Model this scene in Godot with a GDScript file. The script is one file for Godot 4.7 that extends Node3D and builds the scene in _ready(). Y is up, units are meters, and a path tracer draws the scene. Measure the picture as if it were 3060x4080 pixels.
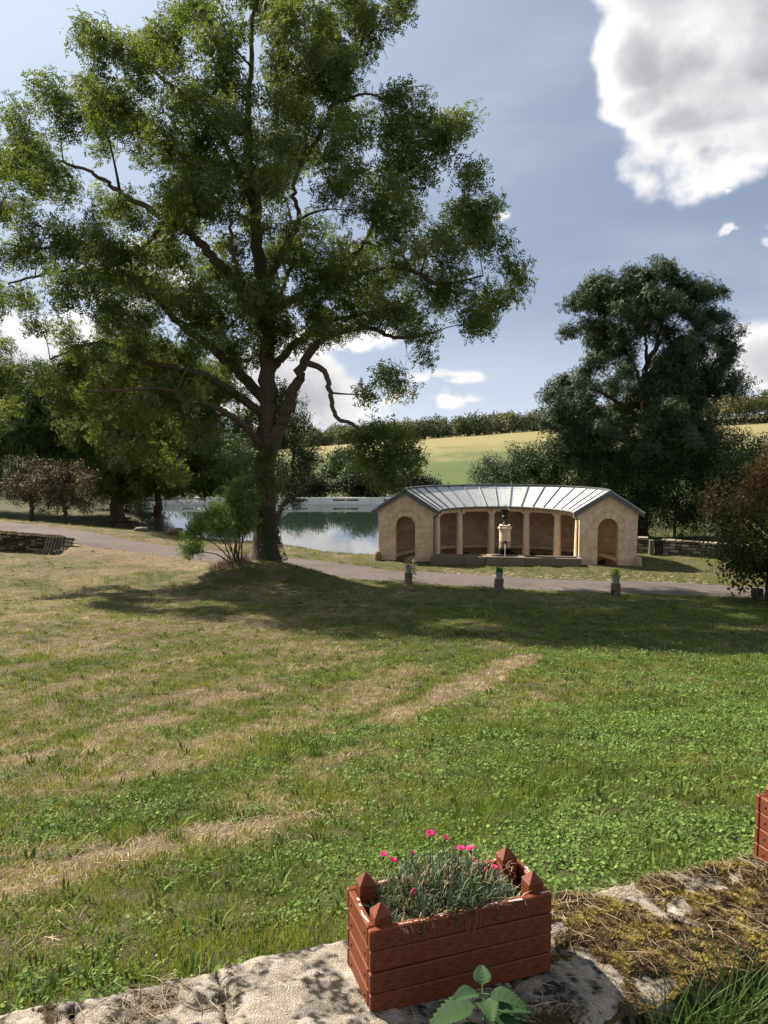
extends Node3D

# A village wash-house by a pond, seen from a terrace: metres, y up, the wash-house stands at y = 0 and the eye is 6.1 m above it.

const SUN_AZ := 53.0      # degrees left of the view
const SUN_EL := 43.0
const EYE := 6.1
const HALL := Vector3(6.39, 0.0, -40.35)   # centre of the half ring of the wash-house
const HALL_TURN := -0.13

var rng := RandomNumberGenerator.new()
var taken := {}
var M := {}
var nz := FastNoiseLite.new()
var nz2 := FastNoiseLite.new()


# ---------------------------------------------------------------- geometry collector
class Geo:
	var v := PackedVector3Array()
	var c := PackedColorArray()
	var ix := PackedInt32Array()
	var col := Color(1, 1, 1)

	func vert(p: Vector3, k = null) -> int:
		v.append(p)
		c.append(col if k == null else k)
		return v.size() - 1

	func tri_i(a: int, b: int, d: int) -> void:   # counter-clockwise in, clockwise out
		ix.append(a); ix.append(d); ix.append(b)

	func tri(a: Vector3, b: Vector3, d: Vector3) -> void:
		var i := vert(a); vert(b); vert(d)
		tri_i(i, i + 1, i + 2)

	func quad(a: Vector3, b: Vector3, d: Vector3, e: Vector3) -> void:
		var i := vert(a); vert(b); vert(d); vert(e)
		tri_i(i, i + 1, i + 2); tri_i(i, i + 2, i + 3)

	# chamfered box, centred on t
	func box(t: Transform3D, s: Vector3, b := 0.0) -> void:
		var h := s * 0.5
		b = minf(b, minf(h.x, minf(h.y, h.z)) * 0.9)
		for ax in 3:
			var u := (ax + 1) % 3
			var w := (ax + 2) % 3
			for sg in [-1.0, 1.0]:
				var q: Array[Vector3] = []
				for k in [[-1, -1], [1, -1], [1, 1], [-1, 1]]:
					var p := Vector3.ZERO
					p[ax] = sg * h[ax]
					p[u] = k[0] * (h[u] - b)
					p[w] = k[1] * (h[w] - b)
					q.append(t * p)
				if sg > 0: quad(q[0], q[1], q[2], q[3])
				else: quad(q[3], q[2], q[1], q[0])
		if b <= 0.0: return
		for ax in 3:                      # twelve edges
			var u := (ax + 1) % 3
			var w := (ax + 2) % 3
			for su in [-1.0, 1.0]:
				for sw in [-1.0, 1.0]:
					var q: Array[Vector3] = []
					for k in [[-1, 0], [1, 0], [1, 1], [-1, 1]]:
						var p := Vector3.ZERO
						p[ax] = k[0] * (h[ax] - b)
						p[u] = su * (h[u] - (b if k[1] == 1 else 0.0))
						p[w] = sw * (h[w] - (0.0 if k[1] == 1 else b))
						q.append(t * p)
					if su * sw < 0: quad(q[0], q[1], q[2], q[3])
					else: quad(q[3], q[2], q[1], q[0])
		for sx in [-1.0, 1.0]:
			for sy in [-1.0, 1.0]:
				for sz in [-1.0, 1.0]:
					var k := Vector3(sx, sy, sz)
					var a := t * (k * Vector3(h.x, h.y - b, h.z - b))
					var e := t * (k * Vector3(h.x - b, h.y, h.z - b))
					var f := t * (k * Vector3(h.x - b, h.y - b, h.z))
					if sx * sy * sz > 0: tri(a, e, f)
					else: tri(a, f, e)

	func tube(p: Array, r: Array, n := 8, cap := true, wob := 0.0, rg: RandomNumberGenerator = null) -> void:
		var up := Vector3(0.31, 0.2, 0.93).normalized()
		var start := v.size()
		for i in p.size():
			var d: Vector3 = (p[mini(i + 1, p.size() - 1)] - p[maxi(i - 1, 0)]).normalized()
			var x := up.cross(d)
			if x.length() < 0.05: x = Vector3.RIGHT.cross(d)
			x = x.normalized()
			var y := d.cross(x).normalized()
			for k in n:
				var a := TAU * k / n
				var rr: float = r[i]
				if rg: rr *= 1.0 + rg.randf_range(-wob, wob)
				vert(p[i] + (x * cos(a) + y * sin(a)) * rr)
		for i in p.size() - 1:
			for k in n:
				var a := start + i * n + k
				var b := start + i * n + (k + 1) % n
				tri_i(a, b, b + n); tri_i(a, b + n, a + n)
		if cap:
			for e in 2:
				var row := start + (p.size() - 1) * n * e
				var m := vert(p[(p.size() - 1) * e])
				for k in n:
					var q := vert(v[row + k]); var w := vert(v[row + (k + 1) % n])
					if e: tri_i(m, q, w)
					else: tri_i(m, w, q)

	# profile of (radius, height) from bottom to top
	func lathe(pr: Array, n: int, t := Transform3D(), a0 := 0.0, a1 := TAU) -> void:
		for i in pr.size() - 1:
			var q: Vector2 = pr[i]
			var w: Vector2 = pr[i + 1]
			var s := v.size()
			for k in n + 1:
				var a := lerpf(a0, a1, float(k) / n)
				var d := Vector3(sin(a), 0, cos(a))
				vert(t * (d * q.x + Vector3.UP * q.y))
				vert(t * (d * w.x + Vector3.UP * w.y))
			for k in n:
				var b := s + 2 * k
				if q.x > 1e-5: tri_i(b, b + 2, b + 1)
				if w.x > 1e-5: tri_i(b + 1, b + 2, b + 3)

	# polygon in x,y (counter-clockwise) extruded from z0 to z1
	func extrude(poly: PackedVector2Array, z0: float, z1: float, t := Transform3D()) -> void:
		if Geometry2D.is_polygon_clockwise(poly):
			poly.reverse()
		var q := Geometry2D.triangulate_polygon(poly)
		for k in range(0, q.size(), 3):
			var a := poly[q[k]]; var b := poly[q[k + 1]]; var d := poly[q[k + 2]]
			if (b - a).cross(d - a) < 0:
				var sw := b; b = d; d = sw
			tri(t * Vector3(a.x, a.y, z1), t * Vector3(b.x, b.y, z1), t * Vector3(d.x, d.y, z1))
			tri(t * Vector3(a.x, a.y, z0), t * Vector3(d.x, d.y, z0), t * Vector3(b.x, b.y, z0))
		for k in poly.size():
			var a := poly[k]; var b := poly[(k + 1) % poly.size()]
			quad(t * Vector3(a.x, a.y, z0), t * Vector3(b.x, b.y, z0), t * Vector3(b.x, b.y, z1), t * Vector3(a.x, a.y, z1))

	# piece of a ring: radii r0..r1, heights y0..y1, angles a0..a1 (angle 0 = -x, 90 = -z), n steps
	func ring(r0: float, r1: float, y0: float, y1: float, a0: float, a1: float, n: int) -> void:
		for k in n:
			var a := lerpf(a0, a1, float(k) / n); var b := lerpf(a0, a1, float(k + 1) / n)
			var q := Vector3(-cos(a), 0, -sin(a)); var p := Vector3(-cos(b), 0, -sin(b))
			var u := Vector3.UP
			quad(p * r0 + u * y0, p * r0 + u * y1, q * r0 + u * y1, q * r0 + u * y0)
			quad(p * r1 + u * y0, q * r1 + u * y0, q * r1 + u * y1, p * r1 + u * y1)
			quad(p * r0 + u * y1, p * r1 + u * y1, q * r1 + u * y1, q * r0 + u * y1)
			quad(p * r0 + u * y0, q * r0 + u * y0, q * r1 + u * y0, p * r1 + u * y0)
			if k == n - 1: quad(p * r0 + u * y0, p * r1 + u * y0, p * r1 + u * y1, p * r0 + u * y1)
			if k == 0: quad(q * r0 + u * y0, q * r0 + u * y1, q * r1 + u * y1, q * r1 + u * y0)

	# piece of a sloping ring: from (r0, y0) to (r1, y1) with r1 > r0, th thick downwards
	func cone(r0: float, y0: float, r1: float, y1: float, th: float, a0: float, a1: float, n: int) -> void:
		for k in n:
			var a := lerpf(a0, a1, float(k) / n); var b := lerpf(a0, a1, float(k + 1) / n)
			var q := Vector3(-cos(a), 0, -sin(a)); var p := Vector3(-cos(b), 0, -sin(b))
			var u := Vector3.UP
			var p0 := p * r0 + u * y0; var p1 := p * r1 + u * y1
			var q0 := q * r0 + u * y0; var q1 := q * r1 + u * y1
			var dn := u * -th
			quad(p0, p1, q1, q0)
			quad(p0 + dn, q0 + dn, q1 + dn, p1 + dn)
			quad(p0 + dn, p0, q0, q0 + dn)
			quad(p1 + dn, q1 + dn, q1, p1)
			if k == n - 1: quad(p0 + dn, p1 + dn, p1, p0)
			if k == 0: quad(q0 + dn, q0, q1, q1 + dn)

	func rock(r: Vector3, sd: int, rough: float, freq := 1.3, rings := 12, at := Vector3.ZERO) -> void:
		var f := FastNoiseLite.new()
		f.seed = sd; f.frequency = freq; f.fractal_octaves = 4
		var s := v.size()
		var n := rings * 2
		for i in rings + 1:
			var e := PI * i / rings - PI / 2
			for k in n:
				var a := TAU * k / n
				var d := Vector3(cos(e) * cos(a), sin(e), cos(e) * sin(a))
				if i == 0 or i == rings: d = Vector3(0, sin(e), 0)
				var b := maxf(absf(d.x), maxf(absf(d.y), absf(d.z)))
				vert(at + d / pow(b, 0.5) * (1.0 + rough * f.get_noise_3dv(d * 1.5 + Vector3(sd, 0, 0))) * r)
		for i in rings:
			for k in n:
				var a := s + i * n + k; var b := s + i * n + (k + 1) % n
				tri_i(a, a + n, b + n); tri_i(a, b + n, b)

	func mesh(m: Material) -> ArrayMesh:
		var n := PackedVector3Array(); n.resize(v.size())
		for k in range(0, ix.size(), 3):
			var a := v[ix[k]]
			var q := (v[ix[k + 2]] - a).cross(v[ix[k + 1]] - a)
			n[ix[k]] += q; n[ix[k + 1]] += q; n[ix[k + 2]] += q
		for k in n.size():
			n[k] = n[k].normalized() if n[k].length_squared() > 1e-20 else Vector3.UP
		var ar := []; ar.resize(Mesh.ARRAY_MAX)
		ar[Mesh.ARRAY_VERTEX] = v; ar[Mesh.ARRAY_NORMAL] = n; ar[Mesh.ARRAY_COLOR] = c; ar[Mesh.ARRAY_INDEX] = ix
		var out := ArrayMesh.new()
		out.add_surface_from_arrays(Mesh.PRIMITIVE_TRIANGLES, ar)
		out.surface_set_material(0, m)
		return out


# ---------------------------------------------------------------- naming
func name_it(o: Node, called: String, parent: Node) -> void:
	var key := str(parent.get_instance_id()) + called
	var k: int = taken.get(key, 0)
	taken[key] = k + 1
	o.name = called if k == 0 else "%s_%03d" % [called, k]
	parent.add_child(o, true)

func thing(called: String, label: String, category: String, at := Vector3.ZERO, turn := 0.0, group := "") -> Node3D:
	var o := Node3D.new()
	name_it(o, called, self)
	o.position = at; o.rotation.y = turn
	tag(o, label, category, group)
	return o

func tag(o: Node, label: String, category: String, group := "") -> void:
	o.set_meta("label", label); o.set_meta("category", category)
	if group: o.set_meta("group", group)

func put(called: String, me: Mesh, parent: Node = null, at := Transform3D()) -> MeshInstance3D:
	var o := MeshInstance3D.new()
	o.mesh = me; o.transform = at
	name_it(o, called, parent if parent else self)
	return o

func part(called: String, g: Geo, m: Material, parent: Node, at := Transform3D()) -> MeshInstance3D:
	return put(called, g.mesh(m), parent, at)

func structure(called: String, g: Geo, m: Material) -> MeshInstance3D:
	var o := put(called, g.mesh(m))
	o.set_meta("kind", "structure")
	return o

func scatter(called: String, me: Mesh, xf: Array[Transform3D], cols: PackedColorArray, parent: Node = null) -> MultiMeshInstance3D:
	var mm := MultiMesh.new()
	mm.transform_format = MultiMesh.TRANSFORM_3D
	mm.use_colors = true
	mm.mesh = me
	mm.instance_count = xf.size()
	for k in xf.size():
		mm.set_instance_transform(k, xf[k])
		mm.set_instance_color(k, cols[k])
	var o := MultiMeshInstance3D.new()
	o.multimesh = mm
	o.set_meta("kind", "stuff")
	name_it(o, called, parent if parent else self)
	return o

func copy_of(root: Node3D, label: String, at: Vector3, turn: float) -> Node3D:
	var r: Node3D = root.duplicate()
	var base := String(root.name)
	name_it(r, base, self)
	r.position = at; r.rotation.y = turn
	r.set_meta("label", label)
	return r


# ---------------------------------------------------------------- materials
func noise_tex(sd: int, freq: float, oct: int, lo: Color, hi: Color, px := 512, gain := 0.55, kind := FastNoiseLite.TYPE_SIMPLEX_SMOOTH, mid = null) -> NoiseTexture2D:
	var f := FastNoiseLite.new()
	f.seed = sd; f.frequency = freq; f.fractal_octaves = oct; f.fractal_gain = gain; f.noise_type = kind
	var t := NoiseTexture2D.new()
	t.width = px; t.height = px; t.seamless = true; t.noise = f
	var g := Gradient.new()
	g.set_color(0, lo); g.set_color(1, hi)
	if mid != null: g.add_point(0.5, mid)
	t.color_ramp = g
	return t

# albedo given as a linear colour; tex multiplies it, bump is relief in centimetres
func mat(lin: Color, rough := 0.9, tex: Texture2D = null, scale := Vector3.ONE, bump: Texture2D = null, depth := 0.0, world := false) -> StandardMaterial3D:
	var m := StandardMaterial3D.new()
	m.albedo_color = lin.linear_to_srgb()
	m.roughness = rough
	m.metallic_specular = 0.35
	m.vertex_color_use_as_albedo = true
	if tex or bump:
		m.uv1_triplanar = true; m.uv1_world_triplanar = world
		m.uv1_scale = scale
	if tex: m.albedo_texture = tex
	if bump:
		m.heightmap_enabled = true; m.heightmap_texture = bump; m.heightmap_scale = depth
	return m

func leaf_mat(back := 0.7, rough := 0.55) -> StandardMaterial3D:
	var m := StandardMaterial3D.new()
	m.albedo_color = Color(1, 1, 1); m.vertex_color_use_as_albedo = true
	m.roughness = rough; m.metallic_specular = 0.4
	m.cull_mode = BaseMaterial3D.CULL_DISABLED
	m.backlight_enabled = true; m.backlight = Color(back, back, back * 0.7)
	return m

func make_materials() -> void:
	var W := Color(1, 1, 1)
	var grain := noise_tex(1, 0.02, 5, Color(0.62, 0.62, 0.62), W, 512, 0.65)
	var speck := noise_tex(2, 0.05, 5, Color(0.45, 0.43, 0.4), W, 512, 0.7)
	var stain := noise_tex(3, 0.01, 6, Color(0.8, 0.76, 0.7), Color(1, 0.99, 0.97), 1024, 0.62)
	var relief := noise_tex(4, 0.03, 6, Color.BLACK, W, 512, 0.62)
	var barkt := noise_tex(5, 0.03, 4, Color(0.35, 0.33, 0.3), W, 512, 0.6, FastNoiseLite.TYPE_PERLIN)
	var wood := noise_tex(6, 0.03, 5, Color(0.62, 0.58, 0.55), W, 512, 0.6)
	M.earth = mat(W, 0.95, speck, Vector3.ONE * 0.9, relief, 2.5, true)
	M.field = mat(W, 0.95, grain, Vector3.ONE * 0.05, null, 0.0, true)
	M.road = mat(Color(0.2, 0.178, 0.178), 0.9, speck, Vector3.ONE * 0.7, relief, 0.6, true)
	M.stone = mat(Color(0.83, 0.7, 0.53), 0.9, stain, Vector3.ONE * 0.22, relief, 0.5, true)
	M.column = mat(Color(0.82, 0.72, 0.56), 0.9, stain, Vector3.ONE * 0.5, relief, 0.4, true)
	M.rubble = mat(W, 0.92, stain, Vector3.ONE * 0.7, relief, 1.0, true)
	M.trough = mat(Color(0.34, 0.29, 0.23), 0.9, speck, Vector3.ONE * 0.6, relief, 1.0, true)
	M.zinc = mat(Color(0.68, 0.77, 0.88), 0.42, stain, Vector3.ONE * 0.4, relief, 0.15, true)
	M.zinc.metallic = 0.35
	M.zincdark = mat(Color(0.2, 0.215, 0.23), 0.5, grain, Vector3.ONE * 0.8, null, 0.0, true)
	M.zincdark.metallic = 0.3
	M.iron = mat(Color(0.018, 0.02, 0.022), 0.55)
	M.bark = mat(Color(0.23, 0.18, 0.135), 0.95, barkt, Vector3(2.2, 0.5, 2.2), barkt, 5.0)
	M.twig = mat(Color(0.08, 0.062, 0.048), 0.95)
	M.palebark = mat(Color(0.25, 0.22, 0.19), 0.95, barkt, Vector3(2.2, 0.6, 2.2), barkt, 3.0)
	M.leaf = leaf_mat(1.0, 0.62)
	M.shade_leaf = leaf_mat(0.55, 0.6)
	M.grass = leaf_mat(0.9, 0.65)
	M.grass.metallic_specular = 0.3
	M.dry = leaf_mat(0.5, 0.8)
	M.concrete = mat(Color(0.95, 0.95, 0.93), 0.85)
	M.darkwood = mat(Color(0.032, 0.03, 0.032), 0.85, wood, Vector3(1.5, 8, 1.5))
	M.brownwood = mat(Color(0.12, 0.066, 0.042), 0.85, wood, Vector3(6, 6, 1.5))
	M.redwood = mat(Color(0.25, 0.073, 0.032), 0.55, noise_tex(7, 0.02, 6, Color(0.6, 0.54, 0.52), W, 512, 0.6), Vector3(2.5, 16, 16), wood, 0.25)
	M.flake = mat(Color(0.5, 0.4, 0.36), 0.8)
	M.bolt = mat(Color(0.16, 0.042, 0.022), 0.6, grain, Vector3.ONE * 20)
	M.stump = mat(Color(0.34, 0.29, 0.24), 0.95, barkt, Vector3(3.5, 0.7, 3.5), barkt, 4.0)
	M.plastic = mat(Color(0.36, 0.36, 0.37), 0.6, grain, Vector3.ONE * 2.0)
	M.soil = mat(Color(0.035, 0.026, 0.02), 0.98, speck, Vector3.ONE * 6, relief, 1.5)
	M.lime = mat(W, 0.93, noise_tex(8, 0.035, 6, Color(0.6, 0.58, 0.55), W, 1024, 0.7), Vector3.ONE * 2.6, noise_tex(9, 0.05, 6, Color.BLACK, W, 1024, 0.66), 0.7, true)
	M.moss = mat(W, 0.97, noise_tex(10, 0.06, 5, Color(0.3, 0.28, 0.25), W, 512, 0.75), Vector3.ONE * 5.0, relief, 1.6, true)
	M.petal = leaf_mat(0.5, 0.55)
	M.flesh = leaf_mat(0.6, 0.5)
	M.nettle = leaf_mat(0.35, 0.75)
	M.nettle.metallic_specular = 0.25
	M.clover = leaf_mat(0.7, 0.75)
	M.clover.metallic_specular = 0.25
	M.water = StandardMaterial3D.new()
	M.water.albedo_color = Color(0.018, 0.034, 0.026).linear_to_srgb()
	M.water.roughness = 0.02; M.water.metallic_specular = 0.6
	M.water.uv1_triplanar = true; M.water.uv1_world_triplanar = true; M.water.uv1_scale = Vector3(0.35, 0.35, 0.14)
	M.water.heightmap_enabled = true; M.water.heightmap_texture = noise_tex(11, 0.012, 3, Color.BLACK, W, 512); M.water.heightmap_scale = 0.18
	M.jet = mat(Color(0.75, 0.8, 0.82), 0.1)


# ---------------------------------------------------------------- sky
func sky_color(d: Vector3, sun: Vector3, blobs: Array, f: FastNoiseLite, g: FastNoiseLite) -> Color:
	var el := rad_to_deg(asin(clampf(d.y, -1, 1)))
	var az := rad_to_deg(atan2(d.x, -d.z))
	var t := clampf(el / 60.0, 0.0, 1.0)
	var near := maxf(0.0, d.dot(sun))
	var base := Color(0.18, 0.225, 0.31).lerp(Color(0.053, 0.067, 0.113), pow(t, 0.42))
	base = base.lerp(Color(0.37, 0.425, 0.5), 0.95 * pow(near, 3.0))
	base = base.lerp(Color(0.38, 0.4, 0.42), 0.7 * pow(1.0 - clampf(el / 14.0, 0.0, 1.0), 2.0))
	var k := base
	var den := cloud(az, el, blobs, f)
	if den > 0.0:
		var sa := rad_to_deg(atan2(sun.x, -sun.z)) - az
		if sa < -180: sa += 360
		if sa > 180: sa -= 360
		var to := Vector2(sa, rad_to_deg(asin(sun.y)) + 14.0 - el).normalized()
		var thick := cloud(az + to.x * 1.6, el + to.y * 1.6, blobs, f) * 0.55 + cloud(az + to.x * 4.0, el + to.y * 4.0, blobs, f) * 0.45
		var lit := 0.55 * exp(-1.5 * maxf(0.0, thick)) + 0.45 * (1.0 - smoothstep(0.35, 1.25, den))
		var tone := Color(0.16, 0.162, 0.182).lerp(Color(0.41, 0.4, 0.396), clampf(lit * 1.2, 0.0, 1.0))
		var grainy := 1.0 + 0.12 * g.get_noise_2d(az * 3.0, el * 4.0) + 0.18 * f.get_noise_2d(az * 2.2 + 50.0, el * 2.8)
		k = base.lerp(Color(tone.r * grainy, tone.g * grainy, tone.b * grainy), smoothstep(0.0, 0.4, den))
	var haze := 0.5 + 0.5 * f.get_noise_2d(az * 0.35 + 300.0, el * 1.4)
	k = k.lerp(Color(0.4, 0.41, 0.43), 0.16 * smoothstep(0.45, 0.85, haze) * (1.0 - t * 0.6))
	return k

func cloud(az: float, el: float, blobs: Array, f: FastNoiseLite) -> float:
	var best := -1.0
	var wisp := -1.0
	var fine := 1.0
	for b in blobs:
		var dx: float = az - b[0]
		if dx > 180: dx -= 360
		elif dx < -180: dx += 360
		if absf(dx) > b[2] * 1.5: continue
		var dy: float = el - b[1]
		if dy < 0: dy *= b[4]
		var q: float = 1.0 - sqrt(dx * dx / (b[2] * b[2]) + dy * dy / (b[3] * b[3]))
		if b[3] > 2.0: best = maxf(best, q)
		elif q > wisp:
			wisp = q
			fine = clampf(9.0 / b[2], 2.4, 6.0)
	var out := 0.0
	if best > -0.5: out = maxf(0.0, best * 1.25 + f.get_noise_2d(az, el * 1.25) * 0.95 + 0.1)
	if wisp > 0.0: out = maxf(out, clampf(wisp * 1.5, 0.0, 1.0) * (0.12 + 1.6 * f.get_noise_2d(az * fine, el * 1.6 * fine + fine * 31.0)))
	return out

func make_sky(sun: Vector3) -> PanoramaSkyMaterial:
	var f := FastNoiseLite.new()
	f.seed = 41; f.frequency = 0.09; f.fractal_octaves = 6; f.fractal_gain = 0.52
	var g := FastNoiseLite.new()
	g.seed = 5; g.frequency = 0.1; g.fractal_octaves = 3
	# azimuth (right of the view), elevation, half width, half height, how sharply the underside ends
	var blobs := [[25.0, 25.0, 9.5, 9.0, 1.0], [20.5, 20.6, 4.5, 2.4, 2.4], [17.5, 21.8, 3.0, 2.2, 1.8], [31.0, 22.0, 10.0, 7.0, 1.8], [20.0, 29.0, 5.0, 6.0, 1.0], [23.5, 20.6, 6.5, 3.0, 2.6], [17.2, 24.5, 3.2, 3.5, 1.0], [29.0, 31.0, 9.0, 7.0, 1.0],
		[28.0, 5.6, 5.5, 2.6, 1.5], [4.5, 5.0, 3.6, 0.8, 1.5], [3.0, 3.4, 5.0, 1.3, 1.5], [27.0, 13.5, 1.8, 1.2, 1.2], [23.6, 14.0, 1.0, 0.7, 1.0], [23.0, 16.6, 1.1, 0.6, 1.0],
		[8.7, 16.0, 0.7, 0.5, 1.0], [-9.0, 3.5, 9.0, 4.0, 1.4], [-27.0, 6.0, 11.0, 4.5, 1.4], [-3.0, 8.0, 5.0, 2.0, 1.4], [-18.0, 11.0, 6.0, 2.4, 1.4], [-26.0, 17.0, 3.0, 1.0, 1.0]]
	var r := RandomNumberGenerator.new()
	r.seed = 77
	for k in 40:  # added unseen clouds outside the view, enlarged to brighten the shaded fronts
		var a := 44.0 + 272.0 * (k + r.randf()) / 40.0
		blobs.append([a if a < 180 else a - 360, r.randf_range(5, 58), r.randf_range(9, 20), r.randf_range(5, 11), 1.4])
	var w := 4096
	var h := 2048
	var small := Image.create(1024, 512, false, Image.FORMAT_RGBAF)
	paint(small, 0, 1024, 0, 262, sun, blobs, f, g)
	small.fill_rect(Rect2i(0, 262, 1024, 250), Color(0.2, 0.2, 0.13))
	small.resize(w, h, Image.INTERPOLATE_BILINEAR)
	var x0 := int(w * 36.0 / 360.0)
	paint(small, -x0, 2 * x0, int(h * 42.0 / 180.0), int(h * 91.0 / 180.0), sun, blobs, f, g)
	var m := PanoramaSkyMaterial.new()
	m.panorama = ImageTexture.create_from_image(small)
	return m

func paint(im: Image, x0: int, wide: int, y0: int, y1: int, sun: Vector3, blobs: Array, f: FastNoiseLite, g: FastNoiseLite) -> void:
	var w := im.get_width()
	var h := im.get_height()
	for y in range(y0, y1):
		var el := PI * (0.5 - (y + 0.5) / h)
		for i in wide:
			var az := TAU * (x0 + i + 0.5) / w
			var d := Vector3(sin(az) * cos(el), sin(el), -cos(az) * cos(el))
			var c := sky_color(d, sun, blobs, f, g)
			c.a = 1.0
			im.set_pixel((x0 + i + w) % w, y, c)


# ---------------------------------------------------------------- the lie of the land
var lawn_tab := [[0.0, 4.0], [2.0, 4.05], [2.55, 4.15], [6.0, 3.2], [12.0, 1.9], [20.0, 0.85], [28.0, 0.25], [33.0, 0.05], [40.0, 0.0], [95.0, 0.0]]
# road: x, z, height along its middle
var road := [Vector3(-60, 2.6, -58.0), Vector3(-38, 1.75, -53.2), Vector3(-24.3, 1.1, -48.6), Vector3(-18.9, 0.86, -45.9), Vector3(-16.7, 0.62, -44.8), Vector3(-14.7, 0.42, -44.0), Vector3(-11.8, 0.24, -43.2), Vector3(-8.9, 0.12, -41.5), Vector3(-6.0, 0.08, -40.2), Vector3(-3.0, 0.04, -38.4), Vector3(-0.6, 0.0, -36.5), Vector3(2.2, 0.0, -35.5), Vector3(5.4, 0.0, -34.5), Vector3(8.6, 0.0, -33.5), Vector3(12.2, 0.0, -33.0), Vector3(14.0, 0.0, -32.4), Vector3(17.0, 0.0, -31.2), Vector3(25.0, 0.0, -28.5), Vector3(60.0, 0.3, -20.0)]
const ROAD_HALF := 1.55
var pond := PackedVector2Array([Vector2(-27.5, -88), Vector2(-24, -78), Vector2(-20.6, -67), Vector2(-17.6, -61), Vector2(-14.5, -56), Vector2(-11.3, -53.5), Vector2(-8.4, -51.6), Vector2(-5.5, -50.6), Vector2(-3.7, -48.2), Vector2(-1.9, -46.4), Vector2(-0.3, -45.9), Vector2(1.5, -47.0), Vector2(3, -50), Vector2(10, -53), Vector2(16, -58), Vector2(20, -70), Vector2(20, -88)])
const WATER := -0.5

func table(s: float) -> float:
	if s <= 0.0: return 4.0
	for k in lawn_tab.size() - 1:
		if s <= lawn_tab[k + 1][0]:
			return lerpf(lawn_tab[k][1], lawn_tab[k + 1][1], (s - lawn_tab[k][0]) / (lawn_tab[k + 1][0] - lawn_tab[k][0]))
	return 0.0

func to_segment(p: Vector2, a: Vector2, b: Vector2) -> float:
	var d := b - a
	return (p - a - d * clampf((p - a).dot(d) / d.length_squared(), 0, 1)).length()

# (distance from the middle of the road, its height there, +1 on the far side or -1 on the near side)
func near_road(x: float, z: float) -> Vector3:
	var best := 1e9
	var y := 0.0
	var side := 1.0
	var p := Vector2(x, z)
	for k in road.size() - 1:
		var a := Vector2(road[k].x, road[k].z)
		var d := Vector2(road[k + 1].x, road[k + 1].z) - a
		var t := clampf((p - a).dot(d) / d.length_squared(), 0, 1)
		var e := (p - a - d * t).length()
		if e < best:
			best = e
			y = lerpf(road[k].y, road[k + 1].y, t)
			side = -1.0 if d.cross(p - a) > 0 else 1.0
	return Vector3(best, y, side)

func shore(x: float, z: float) -> float:      # distance from the shore, negative in the water
	var p := Vector2(x, z)
	var d := 1e9
	for k in pond.size():
		d = minf(d, to_segment(p, pond[k], pond[(k + 1) % pond.size()]))
	return -d if Geometry2D.is_point_in_polygon(p, pond) else d

func ground(x: float, z: float) -> float:
	var d := -z
	var s := d - 0.33 * clampf(x, -5, 5) * clampf(1.0 - (d - 2.5) / 15.0, 0, 1)
	var h := table(s)
	if s > 4.5: h = (table(s - 1.0) + table(s - 0.5) + h + table(s + 0.5) + table(s + 1.0)) / 5.0
	if d > 2.6: h += 0.03 * nz.get_noise_2d(x * 14.0, z * 14.0) + 0.07 * nz.get_noise_2d(x * 2.2, z * 2.2) * smoothstep(6.0, 14.0, d)
	if d > 95.0:
		var top := clampf(8.5 + 0.072 * x, 4.5, 26.0)
		var t := (d - 95.0) / 305.0
		h = top * t if t < 1.0 else top + (d - 400.0) * 0.012
		h += 0.5 * nz.get_noise_2d(x * 0.2, z * 0.2) * clampf((d - 95.0) / 40.0, 0, 1)
		return h
	if d > 20.0 and d < 62.0:
		h += 0.9 * exp(-(pow((x + 5.8) / 2.5, 2) + pow((z + 36.2) / 2.1, 2)))
		h += 0.36 * exp(-(pow((x + 3.2) / 2.1, 2) + pow((z + 35.0) / 1.4, 2)))
		var r := near_road(x, z)
		if r.x < 11.0:
			var wide := 9.0 if r.z > 0 else lerpf(0.4, 2.6, smoothstep(-18.4, -17.4, x))
			if r.z < 0: wide = lerpf(wide, 1.2, smoothstep(-7.0, 0.5, x))
			h = lerpf(r.y - 0.02, h, smoothstep(ROAD_HALF, ROAD_HALF + wide, r.x))
		elif r.z > 0 and x < -12.0:
			h = lerpf(h, r.y, 0.0)
	if d > 40.0 and d < 95.0 and x > -45.0 and x < 30.0:
		var e := shore(x, z)
		if e < 0.0: h = WATER - minf(1.2, -e * 0.5)
		elif e < 3.0: h = lerpf(WATER, h, smoothstep(0.0, 3.0, e))
	if d > 39.0 and d < 48.0 and x > -1.0 and x < 14.0:
		var q := (Vector3(x, 0, z) - HALL).rotated(Vector3.UP, -HALL_TURN)
		if q.length() < 6.55 and q.z < -0.12: h = -0.45
	return h

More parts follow.
